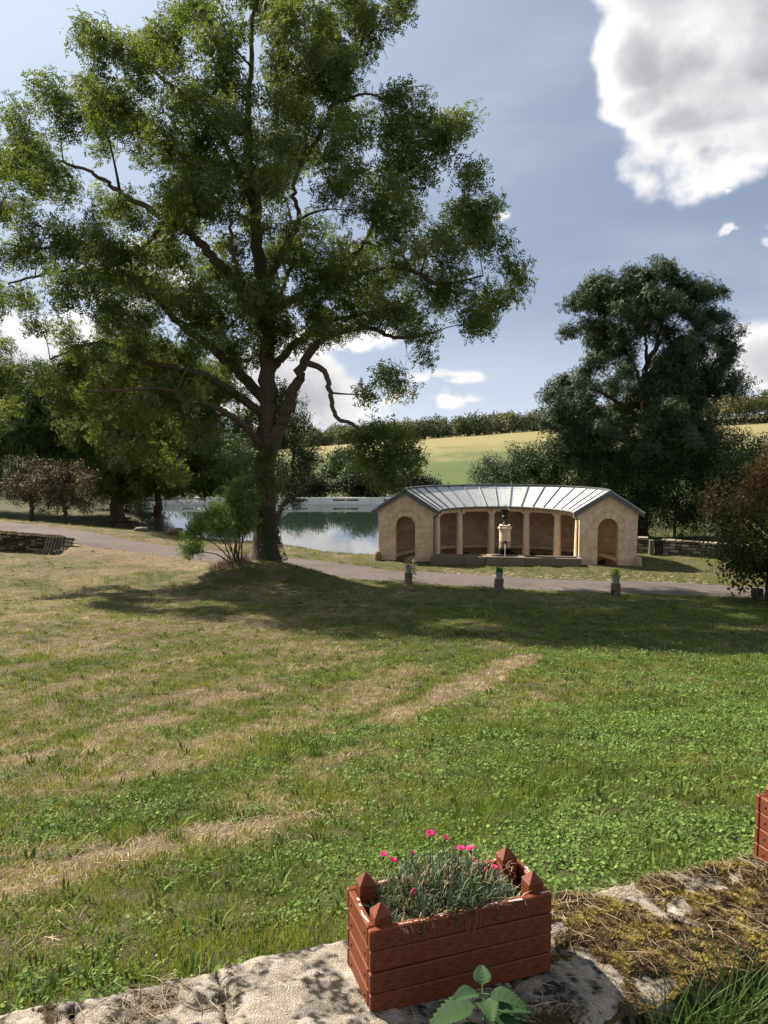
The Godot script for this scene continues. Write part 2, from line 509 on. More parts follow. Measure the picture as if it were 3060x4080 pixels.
# how dry the turf is, 0 fresh to 1 straw
var streaks := [
	[0.42, 1.0, [Vector2(-2.5, -4.2), Vector2(-1.89, -4.79), Vector2(-1.37, -5.09), Vector2(-0.92, -5.46), Vector2(-0.5, -5.75)]],
	[0.42, 1.0, [Vector2(-0.96, -8.18), Vector2(-0.41, -9.56), Vector2(0.52, -11.95), Vector2(1.52, -13.66), Vector2(3.3, -17.86)]],
	[0.4, 0.85, [Vector2(-4.6, -8.3), Vector2(-3.87, -9.31), Vector2(-3.64, -11.11), Vector2(-2.97, -12.7), Vector2(-2.3, -13.7)]],
	[0.55, 0.75, [Vector2(-2.6, -7.6), Vector2(-2.25, -8.45), Vector2(-1.7, -10.21), Vector2(-0.67, -12.11), Vector2(0.49, -15.82)]],
	[0.8, 0.6, [Vector2(-7.76, -19.47), Vector2(-6.91, -22.62), Vector2(-5.67, -24.46)]],
	[1.5, 0.95, [Vector2(-17.0, -43.2), Vector2(-12.75, -41.0), Vector2(-8.22, -37.9), Vector2(-6.5, -36.8)]],
	[0.5, 1.0, [Vector2(-2.4, -3.6), Vector2(-1.75, -3.6)]],
	[0.22, 0.75, [Vector2(-3.6, -6.0), Vector2(-2.6, -6.9), Vector2(-1.6, -7.6), Vector2(-0.9, -8.8), Vector2(0.0, -11.2)]],
	[0.25, 0.75, [Vector2(-5.2, -8.5), Vector2(-4.6, -11.0), Vector2(-3.6, -13.4), Vector2(-2.2, -15.6), Vector2(0.0, -18.5)]],
	[0.3, 0.7, [Vector2(-7.0, -11.0), Vector2(-6.2, -14.0), Vector2(-4.6, -17.5), Vector2(-2.0, -20.5)]],
	[0.3, 0.65, [Vector2(-8.8, -14.5), Vector2(-7.6, -17.5), Vector2(-5.4, -21.5)]],
	[0.2, 0.65, [Vector2(-3.0, -5.0), Vector2(-2.2, -5.2), Vector2(-1.2, -6.6)]],
	[0.3, 0.5, [Vector2(0.2, -7.2), Vector2(1.2, -9.6), Vector2(2.6, -13.0)]],
	[0.5, 0.7, [Vector2(11.5, -22.5), Vector2(14.5, -25.5)]],
]
var lush := [
	[0.45, 0.9, [Vector2(-1.93, -5.83), Vector2(-1.75, -6.88), Vector2(-1.34, -8.02), Vector2(-0.2, -9.9)]],
	[0.4, 0.6, [Vector2(-3.31, -6.4), Vector2(-2.57, -6.54), Vector2(-2.17, -7.13)]],
	[1.1, 0.8, [Vector2(-1.2, -3.3), Vector2(-0.2, -4.2), Vector2(1.2, -6.0), Vector2(1.6, -9.0)]],
]
func dryness(x: float, z: float) -> float:
	var p := Vector2(x, z)
	var d := -z
	var side := clampf((0.1 * d - x) / (0.35 * d + 1.0), -1.0, 1.0)        # the left of the lawn is drier
	var v := 0.17 + 0.3 * side + 0.6 * nz.get_noise_2d(x * 3.0 + 60.0, z * 1.6) + 0.4 * nz2.get_noise_2d(x * 11.0, z * 9.0)
	v = clampf(v, 0.0, 0.85)
	if d < 6.0: v *= 0.6
	if d > 60.0: v = 0.12
	for s in streaks:
		var e := 1e9
		for k in s[2].size() - 1: e = minf(e, to_segment(p, s[2][k], s[2][k + 1]))
		e += 0.95 * s[0] * nz2.get_noise_2d(x * 7.0, z * 7.0)
		v = maxf(v, s[1] * (0.98 + 0.5 * nz2.get_noise_2d(x * 20.0, z * 20.0)) * (1.0 - smoothstep(s[0] * 0.5, s[0] * 1.6, e)))
	for s in lush:
		var e := 1e9
		for k in s[2].size() - 1: e = minf(e, to_segment(p, s[2][k], s[2][k + 1]))
		v *= 1.0 - s[1] * (1.0 - smoothstep(s[0] * 0.6, s[0] * 1.5, e + 0.3 * nz2.get_noise_2d(x * 8.0, z * 8.0)))
	if d > 29.0 and x > -4.0 and d < 45.0: v = maxf(v, 0.25)
	return clampf(v, 0.0, 1.0)

func steps(marks: Array) -> PackedFloat32Array:       # [[from, step], ... , [end, 0]]
	var o := PackedFloat32Array()
	for k in marks.size() - 1:
		var n := maxi(1, int(round(absf(marks[k + 1][0] - marks[k][0]) / marks[k][1])))
		for i in n: o.append(lerpf(marks[k][0], marks[k + 1][0], float(i) / n))
	o.append(marks[-1][0])
	return o

func make_land() -> void:
	var xs := steps([[-620, 40], [-60, 3], [-27, 0.55], [-6, 0.22], [6, 0.5], [24, 3], [60, 40], [620, 0]])
	var zs := steps([[5, 0.5], [-2, 0.16], [-10, 0.3], [-30, 0.4], [-54, 1.0], [-62, 2.0], [-96, 8], [-420, 30], [-900, 0]])
	var g := Geo.new()
	var fields := Geo.new()
	for z in zs:
		for x in xs:
			var p := Vector3(x, ground(x, z), z)
			var k: Color
			if z > -95.0:
				var dr := dryness(x, z) if z > -62 else 0.12
				k = Color(0.075, 0.095, 0.028).lerp(Color(0.32, 0.25, 0.165), dr)
				if z > -24.0: k = k.lerp(Color(0.07, 0.05, 0.032), 0.4 + 0.25 * nz2.get_noise_2d(x * 25.0, z * 25.0))
				if shore(x, z) < 0.4 and z < -40: k = Color(0.06, 0.06, 0.04)
			else:
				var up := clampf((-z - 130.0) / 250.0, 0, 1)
				k = Color(0.13, 0.19, 0.06).lerp(Color(0.38, 0.36, 0.16), smoothstep(0.1, 0.75, up + 0.28 * nz.get_noise_2d(x * 0.25, z * 0.12) + 0.2 * nz2.get_noise_2d(x * 1.2, z * 0.4)))  # lower field greener: a cloud shadow put into the ground colour
				if x > 120 and -z > 330 + 10 * nz.get_noise_2d(x, 3.0): k = k.lerp(Color(0.2, 0.17, 0.1), 0.5)
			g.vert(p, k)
	var w := xs.size()
	for j in zs.size() - 1:
		for i in w - 1:
			var a := j * w + i
			g.tri_i(a, a + 1, a + 1 + w); g.tri_i(a, a + 1 + w, a + w)
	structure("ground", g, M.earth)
	# road
	var r := Geo.new()
	var mid: Array[Vector3] = []
	var curve := Curve3D.new()
	for k in road.size():
		var t: Vector3 = (road[mini(k + 1, road.size() - 1)] - road[maxi(k - 1, 0)]) / 6.0
		curve.add_point(road[k], -t, t)
	curve.bake_interval = 0.35
	var pts := curve.get_baked_points()
	var across := 9
	for k in pts.size():
		var d := pts[mini(k + 1, pts.size() - 1)] - pts[maxi(k - 1, 0)]
		var sd := Vector3(-d.z, 0, d.x).normalized()
		for i in across:
			var u := 2.0 * i / (across - 1) - 1.0
			var edge := 1.0
			if absf(u) > 0.99: edge = 1.0 + 0.1 * nz.get_noise_2d(pts[k].x * 9.0 + u * 70.0, pts[k].z * 9.0)
			var p := pts[k] + sd * u * ROAD_HALF * edge
			p.y = maxf(pts[k].y, ground(p.x, p.z) + 0.006) + 0.012 - 0.02 * u * u
			var shade := 0.9 + 0.4 * nz.get_noise_2d(p.x * 1.5, p.z * 4.0) + 0.2 * nz2.get_noise_2d(p.x * 12.0, p.z * 12.0) + 0.12 * smoothstep(0.6, 1.0, absf(u))
			r.vert(p, Color(shade, shade * 0.99, shade * 0.97))
	for k in pts.size() - 1:
		for i in across - 1:
			var a := k * across + i
			r.tri_i(a, a + across + 1, a + across); r.tri_i(a, a + 1, a + across + 1)
	structure("road", r, M.road)
	# pond
	var wg := Geo.new()
	wg.quad(Vector3(-30, WATER, -44), Vector3(23, WATER, -44), Vector3(23, WATER, -88.2), Vector3(-30, WATER, -88.2))
	structure("pond_water", wg, M.water)


# ---------------------------------------------------------------- leaves, sprigs and tufts
func leaf_face(g: Geo, at: Vector3, along: Vector3, side: Vector3, ln: float, wd: float, k: Color) -> void:
	var up := side.cross(along).normalized() * -1.0
	var a := g.vert(at, k)
	var b := g.vert(at + along * ln * 0.45 + side * wd * 0.5 + up * wd * 0.14, k)
	var c := g.vert(at + along * ln, k)
	var d := g.vert(at + along * ln * 0.45 - side * wd * 0.5 + up * wd * 0.14, k)
	g.tri_i(a, c, b); g.tri_i(a, d, c)

# a twig end with feathered leaves
func ash_sprig(sd: int, leaves := 5, ln := 0.26, leaflet := 0.095, wide := 0.036) -> Geo:
	var r := RandomNumberGenerator.new(); r.seed = sd
	var g := Geo.new()
	for k in leaves:
		var a := TAU * (k + r.randf_range(-0.3, 0.3)) / leaves
		var d := Vector3(cos(a), r.randf_range(-0.15, 0.9), sin(a)).normalized()
		var p := Vector3(0, r.randf_range(-0.05, 0.08), 0)
		var droop := r.randf_range(0.5, 1.1)
		var tone := r.randf_range(0.75, 1.2)
		var L := ln * r.randf_range(0.75, 1.2)
		for i in 4:
			d = (d + Vector3.DOWN * 0.22 * droop).normalized()
			p += d * L / 4.0
			var sd2 := d.cross(Vector3.UP).normalized()
			for s in [-1.0, 1.0]:
				var al: Vector3 = (sd2 * s * 0.85 + d * 0.5 + Vector3.DOWN * r.randf_range(0.1, 0.5)).normalized()
				var q := r.randf_range(0.85, 1.1) * tone
				leaf_face(g, p, al, al.cross(Vector3.UP + Vector3(r.randf_range(-0.5, 0.5), 0, r.randf_range(-0.5, 0.5))).normalized(), leaflet * r.randf_range(0.8, 1.15), wide, Color(q, q, q))
		leaf_face(g, p, d, d.cross(Vector3.UP).normalized(), leaflet * 1.1, wide, Color(tone, tone, tone))
	return g

# a twig end with single broad leaves
func broad_sprig(sd: int, leaves := 9, reach := 0.22, ln := 0.1, wide := 0.06) -> Geo:
	var r := RandomNumberGenerator.new(); r.seed = sd
	var g := Geo.new()
	for k in leaves:
		var a := 2.4 * k + r.randf_range(-0.4, 0.4)
		var u := (k + 0.5) / leaves
		var d := Vector3(cos(a), r.randf_range(-0.5, 0.5), sin(a)).normalized()
		var p := Vector3(0, reach * (u - 0.4), 0) + d * reach * r.randf_range(0.2, 0.7)
		var q := r.randf_range(0.7, 1.25)
		leaf_face(g, p, d, d.cross((Vector3.UP + Vector3(r.randf_range(-0.7, 0.7), r.randf_range(-0.2, 0.2), r.randf_range(-0.7, 0.7))).normalized()).normalized(), ln * r.randf_range(0.75, 1.2), wide * r.randf_range(0.8, 1.2), Color(q, q, q))
	return g

# a loose handful of leaves for trees far off
func far_sprig(sd: int, n := 14, reach := 1.0, size := 0.5) -> Geo:
	var r := RandomNumberGenerator.new(); r.seed = sd
	var g := Geo.new()
	for k in n:
		var d := Vector3(r.randfn(), r.randfn() * 0.8, r.randfn()).normalized()
		var p := d * reach * pow(r.randf(), 0.5)
		var al := (d + Vector3(r.randf_range(-0.8, 0.8), r.randf_range(-0.8, 0.4), r.randf_range(-0.8, 0.8))).normalized()
		var q := r.randf_range(0.75, 1.25)
		leaf_face(g, p, al, al.cross(Vector3(r.randfn(), r.randfn(), r.randfn()).normalized()).normalized(), size * r.randf_range(0.7, 1.2), size * 0.62, Color(q, q, q))
	return g

func blade(g: Geo, at: Vector3, lean: Vector3, h: float, w: float, k: Color, tip: Color) -> void:
	var s := lean.cross(Vector3.UP)
	s = s.normalized() * w * 0.5 if s.length() > 0.01 else Vector3(w * 0.5, 0, 0)
	var m := at + Vector3.UP * h * 0.6 + lean * h * 0.28
	var t := at + Vector3.UP * h * 0.88 + lean * h * 0.8
	var a := g.vert(at - s, k); var b := g.vert(at + s, k)
	var c := g.vert(m + s * 0.75, k); var d := g.vert(m - s * 0.75, k)
	var e := g.vert(t, tip)
	g.tri_i(a, b, c); g.tri_i(a, c, d); g.tri_i(d, c, e)

func grass_tuft(sd: int, n: int, spread: float, h: float, w: float, lean := 0.7) -> Geo:
	var r := RandomNumberGenerator.new(); r.seed = sd
	var g := Geo.new()
	for k in n:
		var a := r.randf() * TAU
		var d := Vector3(cos(a), 0, sin(a))
		var q := r.randf_range(0.7, 1.2)
		var yel := r.randf_range(0.95, 1.25)
		blade(g, d * spread * sqrt(r.randf()), Vector3(cos(a + r.randfn() * 0.7), 0, sin(a + r.randfn() * 0.7)) * r.randf_range(0.1, lean) * (1.6 if k % 4 == 0 else 1.0), h * r.randf_range(0.55, 1.2), w * r.randf_range(0.7, 1.2), Color(q * yel, q, q * 0.9), Color(q * yel * 1.15, q * 1.1, q))
	return g

func weed_patch(sd: int, n: int, spread: float, h: float, size: float) -> Geo:
	var r := RandomNumberGenerator.new(); r.seed = sd
	var g := Geo.new()
	for k in n:
		var a := r.randf() * TAU
		var p := Vector3(cos(a), 0, sin(a)) * spread * sqrt(r.randf()) + Vector3.UP * h * r.randf_range(0.35, 1.0)
		var up := Vector3(r.randf_range(-0.6, 0.6), 1, r.randf_range(-0.6, 0.6)).normalized()
		var x := up.cross(Vector3(cos(a * 3.0), 0, sin(a * 3.0))).normalized()
		var y := x.cross(up)
		var s := size * r.randf_range(0.6, 1.2)
		var q := r.randf_range(0.75, 1.25)
		var c := Color(q, q, q)
		var m := g.vert(p + up * s * -0.12, c)
		var first := -1
		for i in 6:
			var b := TAU * i / 6.0
			var v := g.vert(p + (x * cos(b) * 1.15 + y * sin(b) * 0.85) * s * 0.5, c)
			if first < 0: first = v
		for i in 6: g.tri_i(m, first + i, first + (i + 1) % 6)
	return g


# ---------------------------------------------------------------- trees
# limbs: [[points], radius at foot, radius at tip]; clumps: [[centre, radii]]; all in the tree's own metres
func plant(root: Node3D, limbs: Array, clumps: Array, per: float, sprigs: Array, scale: float, c0: Color, c1: Color, o := {}) -> void:
	var r := RandomNumberGenerator.new(); r.seed = o.get("seed", 1)
	var bark: Material = o.get("bark", M.bark)
	var nodes: Array[Vector3] = []
	var size := PackedFloat32Array()
	for k in limbs.size():
		var cv := Curve3D.new()
		var p: Array = limbs[k][0]
		for i in p.size():
			var t: Vector3 = (p[mini(i + 1, p.size() - 1)] - p[maxi(i - 1, 0)]) / 6.0
			cv.add_point(p[i], -t, t)
		cv.bake_interval = maxf(0.12, cv.get_baked_length() / 40.0)
		var q := cv.get_baked_points()
		var pts: Array = []
		var rad: Array = []
		for i in q.size():
			var u := float(i) / (q.size() - 1)
			var wob := Vector3(nz.get_noise_2d(i * 9.0, k * 50.0), 0, nz.get_noise_2d(i * 9.0, k * 50.0 + 20)) * 0.25 * minf(1.0, u * 6.0) * minf(1.0, limbs[k][1] * 3.0)
			pts.append(q[i] + wob)
			var rr := lerpf(limbs[k][1], limbs[k][2], pow(u, 0.8))
			if k == 0: rr += limbs[0][1] * o.get("flare", 0.45) * exp(-u * q.size() * cv.bake_interval / (limbs[0][1] * 1.3))
			rad.append(rr)
			nodes.append(pts[i]); size.append(rr)
		var g := Geo.new()
		g.tube(pts, rad, 12 if k == 0 else 8, true, 0.07 if k == 0 else 0.05, r)
		part("trunk" if k == 0 else "limb", g, bark, root)
	var mid: Vector3 = limbs[0][0][-1] * 0.4
	clumps.sort_custom(func(a, b): return a[0].distance_squared_to(mid) < b[0].distance_squared_to(mid))
	var tw := Geo.new()
	var lists: Array = []
	var cols: Array = []
	for s in sprigs:
		var l: Array[Transform3D] = []
		lists.append(l); cols.append(PackedColorArray())
	var droop: float = o.get("droop", 0.25)
	for cl in clumps:
		var c: Vector3 = cl[0]
		var best := 1e9
		var at := 0
		for i in nodes.size():
			var e := nodes[i].distance_to(c) + maxf(0.0, nodes[i].y - c.y) * 0.6
			if e < best: best = e; at = i
		var a := nodes[at]
		var ln := a.distance_to(c)
		var side := Vector3(r.randfn(), r.randfn(), r.randfn()) * ln * 0.1
		var m := a.lerp(c, 0.5) + side + Vector3.UP * ln * 0.1
		var r0 := minf(size[at] * 0.65, 0.014 + 0.02 * ln)
		var pts: Array = []
		var rad: Array = []
		var n := clampi(int(ln / 0.4), 3, 8)
		for i in n + 1:
			var u := float(i) / n
			pts.append(a * (1 - u) * (1 - u) + m * 2 * u * (1 - u) + c * u * u)
			rad.append(lerpf(r0, 0.012, u))
			if i > 0: nodes.append(pts[i]); size.append(rad[i])
		tw.tube(pts, rad, 5, false)
		var R: Vector3 = cl[1]
		var tone := r.randf()
		var ends: Array[Vector3] = []
		for i in o.get("twigs", 7):
			var d := Vector3(r.randfn(), r.randfn(), r.randfn()).normalized() * pow(r.randf_range(0.3, 1.0), 0.4)
			var e := c + d * R
			var s: Vector3 = pts[r.randi_range(maxi(0, n - 2), n)]
			var q := s.lerp(e, 0.55) + Vector3.UP * 0.08 * R.y
			tw.tube([s, q, e], [0.012, 0.009, 0.005], 3, false)
			ends.append(s.lerp(e, 0.5)); ends.append(q); ends.append(e); ends.append(e)
		var count := int(per * (R.x * R.y + R.y * R.z + R.x * R.z) / 3.0 + r.randf())
		for i in count:
			var p: Vector3
			if r.randf() < 0.6:
				p = ends[r.randi() % ends.size()] + Vector3(r.randfn(), r.randfn(), r.randfn()) * 0.16 * R.length() * 0.6
			else:
				p = c + Vector3(r.randfn(), r.randfn(), r.randfn()).normalized() * pow(r.randf(), 0.45) * R
			var up := (p - c) / R * 0.7 + Vector3(r.randfn(), r.randfn(), r.randfn()) * 0.35 + Vector3.UP * 0.35 + Vector3.DOWN * droop
			up = up.normalized() if up.length() > 0.05 else Vector3.UP
			var b := Basis(Quaternion(Vector3.UP, up)) if up.y > -0.98 else Basis(Vector3.RIGHT, PI)
			b = b * Basis(Vector3.UP, r.randf() * TAU)
			var k := r.randi() % sprigs.size()
			lists[k].append(Transform3D(b.scaled(Vector3.ONE * scale * r.randf_range(0.75, 1.25)), p))
			var col := c0.lerp(c1, clampf(tone * 0.6 + r.randf() * 0.5 - 0.05, 0, 1))
			if o.has("tint"): col = o.tint.call(p, col, r)
			cols[k].append(col)
	if tw.v.size(): 
		var t := part("twigs", tw, o.get("twig", M.twig), root)
		t.set_meta("kind", "stuff")
	for k in sprigs.size():
		if lists[k].size(): scatter("foliage", sprigs[k], lists[k], cols[k], root)

func clumps_in(poly: PackedVector2Array, depth: float, count: int, gap: float, r0: float, r1: float, holes: Array, r: RandomNumberGenerator, squash := 1.0) -> Array:
	var box := Rect2(poly[0], Vector2.ZERO)
	for p in poly: box = box.expand(p)
	var out: Array = []
	var tries := 0
	while out.size() < count and tries < count * 80:
		tries += 1
		var p := Vector2(r.randf_range(box.position.x, box.end.x), r.randf_range(box.position.y, box.end.y))
		if not Geometry2D.is_point_in_polygon(p, poly): continue
		var e := 1e9
		for k in poly.size(): e = minf(e, to_segment(p, poly[k], poly[(k + 1) % poly.size()]))
		var rad := r.randf_range(r0, r1)
		if e < rad * 0.55: continue
		rad = minf(rad, maxf(r0 * 0.7, e * 1.25))
		var z := r.randf_range(-1, 1) * minf(depth, 0.8 + e * squash)
		var ok := true
		for h in holes:
			if p.distance_to(h[0]) < h[1] + rad * 0.5: ok = false
		if not ok: continue
		var c := Vector3(p.x, p.y, z)
		for q in out:
			if q[0].distance_to(c) < gap: ok = false; break
		if ok: out.append([c, Vector3(rad * r.randf_range(0.9, 1.3), rad * r.randf_range(0.7, 1.0), rad * r.randf_range(0.9, 1.3))])
	return out

func clumps_round(c: Vector3, R: Vector3, count: int, r0: float, r1: float, r: RandomNumberGenerator, shell := 0.5) -> Array:
	var out: Array = []
	var tries := 0
	while out.size() < count and tries < count * 60:
		tries += 1
		var d := Vector3(r.randfn(), r.randfn(), r.randfn()).normalized() * pow(r.randf(), shell * 0.6)
		var p := c + d * (R - Vector3.ONE * r0 * 0.6)
		var ok := true
		for q in out:
			if q[0].distance_to(p) < r0 * 0.75: ok = false; break
		var rad := r.randf_range(r0, r1)
		if ok: out.append([p, Vector3(rad * r.randf_range(0.9, 1.25), rad * r.randf_range(0.7, 1.0), rad * r.randf_range(0.9, 1.25))])
	return out


# ---------------------------------------------------------------- the wash-house
func gable(house: Node3D, xc: float, name_part: String) -> void:
	var t := Transform3D(Basis(), Vector3(xc, 0, 0))
	var w := 1.465
	var sp := 1.88
	var ra := 0.52
	var pl := PackedVector2Array([Vector2(-w, -0.5), Vector2(-ra, -0.5), Vector2(-ra, sp)])
	for k in range(1, 16): pl.append(Vector2(-cos(PI * k / 16.0) * ra, sp + sin(PI * k / 16.0) * ra))
	for p in [Vector2(ra, sp), Vector2(ra, -0.5), Vector2(w, -0.5), Vector2(w, 2.7), Vector2(0, 3.6), Vector2(-w, 2.7)]: pl.append(p)
	var g := Geo.new()
	g.extrude(pl, -0.45, -0.02, t)
	var wall := part(name_part, g, M.stone, house)
	# facing stones left and right of the door
	var r := RandomNumberGenerator.new(); r.seed = int(xc * 10) + 400
	var rows := [0.24, 0.7, 1.26, 1.84]
	for s in [-1.0, 1.0]:
		for k in rows.size() - 1:
			var y0: float = rows[k] + 0.004
			var y1: float = rows[k + 1] - 0.004
			var cut: float = [0.53, 1.2, 0.8][k] if s < 0 else [0.95, 0.8, 1.25][k]
			var ends := [ra + 0.001, ra + (w - ra) * (cut - 0.2) if cut < 1.1 else w, w]
			for e in 2:
				if ends[e + 1] - ends[e] < 0.05: continue
				var b := Geo.new()
				var q := r.randf_range(0.9, 1.06)
				b.col = Color(q, q * r.randf_range(0.97, 1.0), q * r.randf_range(0.93, 1.0))
				b.box(Transform3D(Basis(), Vector3(xc + s * (ends[e] + ends[e + 1]) / 2.0, (y0 + y1) / 2.0, -0.02)), Vector3(ends[e + 1] - ends[e] - 0.012, y1 - y0 - 0.008, 0.05), 0.01)
				part("ashlar_block", b, M.stone, wall)
		var pb := Geo.new()
		pb.col = Color(0.86, 0.84, 0.82)
		pb.box(Transform3D(Basis(), Vector3(xc + s * (ra + w + 0.03) / 2.0, -0.13, -0.2)), Vector3(w + 0.03 - ra, 0.74, 0.56), 0.02)
		part("plinth_stone", pb, M.stone, wall)
	# stones round the arch up to the raking course
	var up := PackedVector2Array([Vector2(-w, 1.848), Vector2(-0.86, 1.848)])
	for k in range(1, 16): up.append(Vector2(-cos(PI * k / 16.0) * 0.86, sp + sin(PI * k / 16.0) * 0.86))
	for p in [Vector2(0.86, 1.848), Vector2(w, 1.848), Vector2(w, 2.31), Vector2(0, 3.21), Vector2(-w, 2.31)]: up.append(p)
	var ug := Geo.new()
	ug.extrude(up, -0.045, 0.003, t)
	part("spandrel_stone", ug, M.stone, wall)
	for s in [-1.0, 1.0]:
		for seg in [[0.0, 0.78], [0.79, w + 0.02]]:
			var f := func(x: float, lift: float) -> Vector2: return Vector2(s * x, 3.6 + lift - 0.9 * x / w)
			var rk := PackedVector2Array([f.call(seg[0], -0.36), f.call(seg[1], -0.36), f.call(seg[1], 0.0), f.call(seg[0], 0.0)])
			var kg := Geo.new()
			var q := r.randf_range(0.93, 1.05)
			kg.col = Color(q, q, q * 0.98)
			kg.extrude(rk, -0.045, 0.03, t)
			part("raking_stone", kg, M.stone, wall)
	var n := 7
	for k in n:                                         # ring of the arch
		var a0 := PI * k / n + 0.01; var a1 := PI * (k + 1) / n - 0.01
		if k == 0: a0 = -0.08
		if k == n - 1: a1 = PI + 0.08
		var vs := PackedVector2Array()
		for i in 7: vs.append(Vector2(-cos(lerpf(a0, a1, i / 6.0)) * 0.815, sp + sin(lerpf(a0, a1, i / 6.0)) * 0.815))
		for i in 7: vs.append(Vector2(-cos(lerpf(a1, a0, i / 6.0)) * (ra - 0.004), sp + sin(lerpf(a1, a0, i / 6.0)) * (ra - 0.004)))
		var vg := Geo.new()
		var q := r.randf_range(1.04, 1.14)
		vg.col = Color(q, q, q)
		vg.extrude(vs, -0.05, 0.05, t)
		part("arch_stone", vg, M.stone, wall)
	for s in [-1.0, 1.0]:
		var foot := Geo.new()
		foot.box(Transform3D(Basis(), Vector3(xc + s * 0.67, 1.83, 0.0)), Vector3(0.31, 0.03, 0.09), 0.006)
		part("impost", foot, M.stone, wall)
	# zinc edge of the roof over the gable
	var vg := PackedVector2Array([Vector2(-1.78, 2.47), Vector2(0, 3.585), Vector2(1.78, 2.47), Vector2(1.78, 2.72), Vector2(0, 3.87), Vector2(-1.78, 2.72)])
	var zg := Geo.new()
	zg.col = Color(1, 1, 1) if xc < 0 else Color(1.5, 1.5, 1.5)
	zg.extrude(vg, 0.1, 0.235, t)
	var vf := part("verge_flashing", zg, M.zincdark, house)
	var lip := PackedVector2Array([Vector2(-1.81, 2.695), Vector2(0, 3.85), Vector2(1.81, 2.695), Vector2(1.81, 2.735), Vector2(0, 3.89), Vector2(-1.81, 2.735)])
	var lg := Geo.new()
	lg.extrude(lip, 0.08, 0.26, t)
	part("lip", lg, M.zinc, vf)

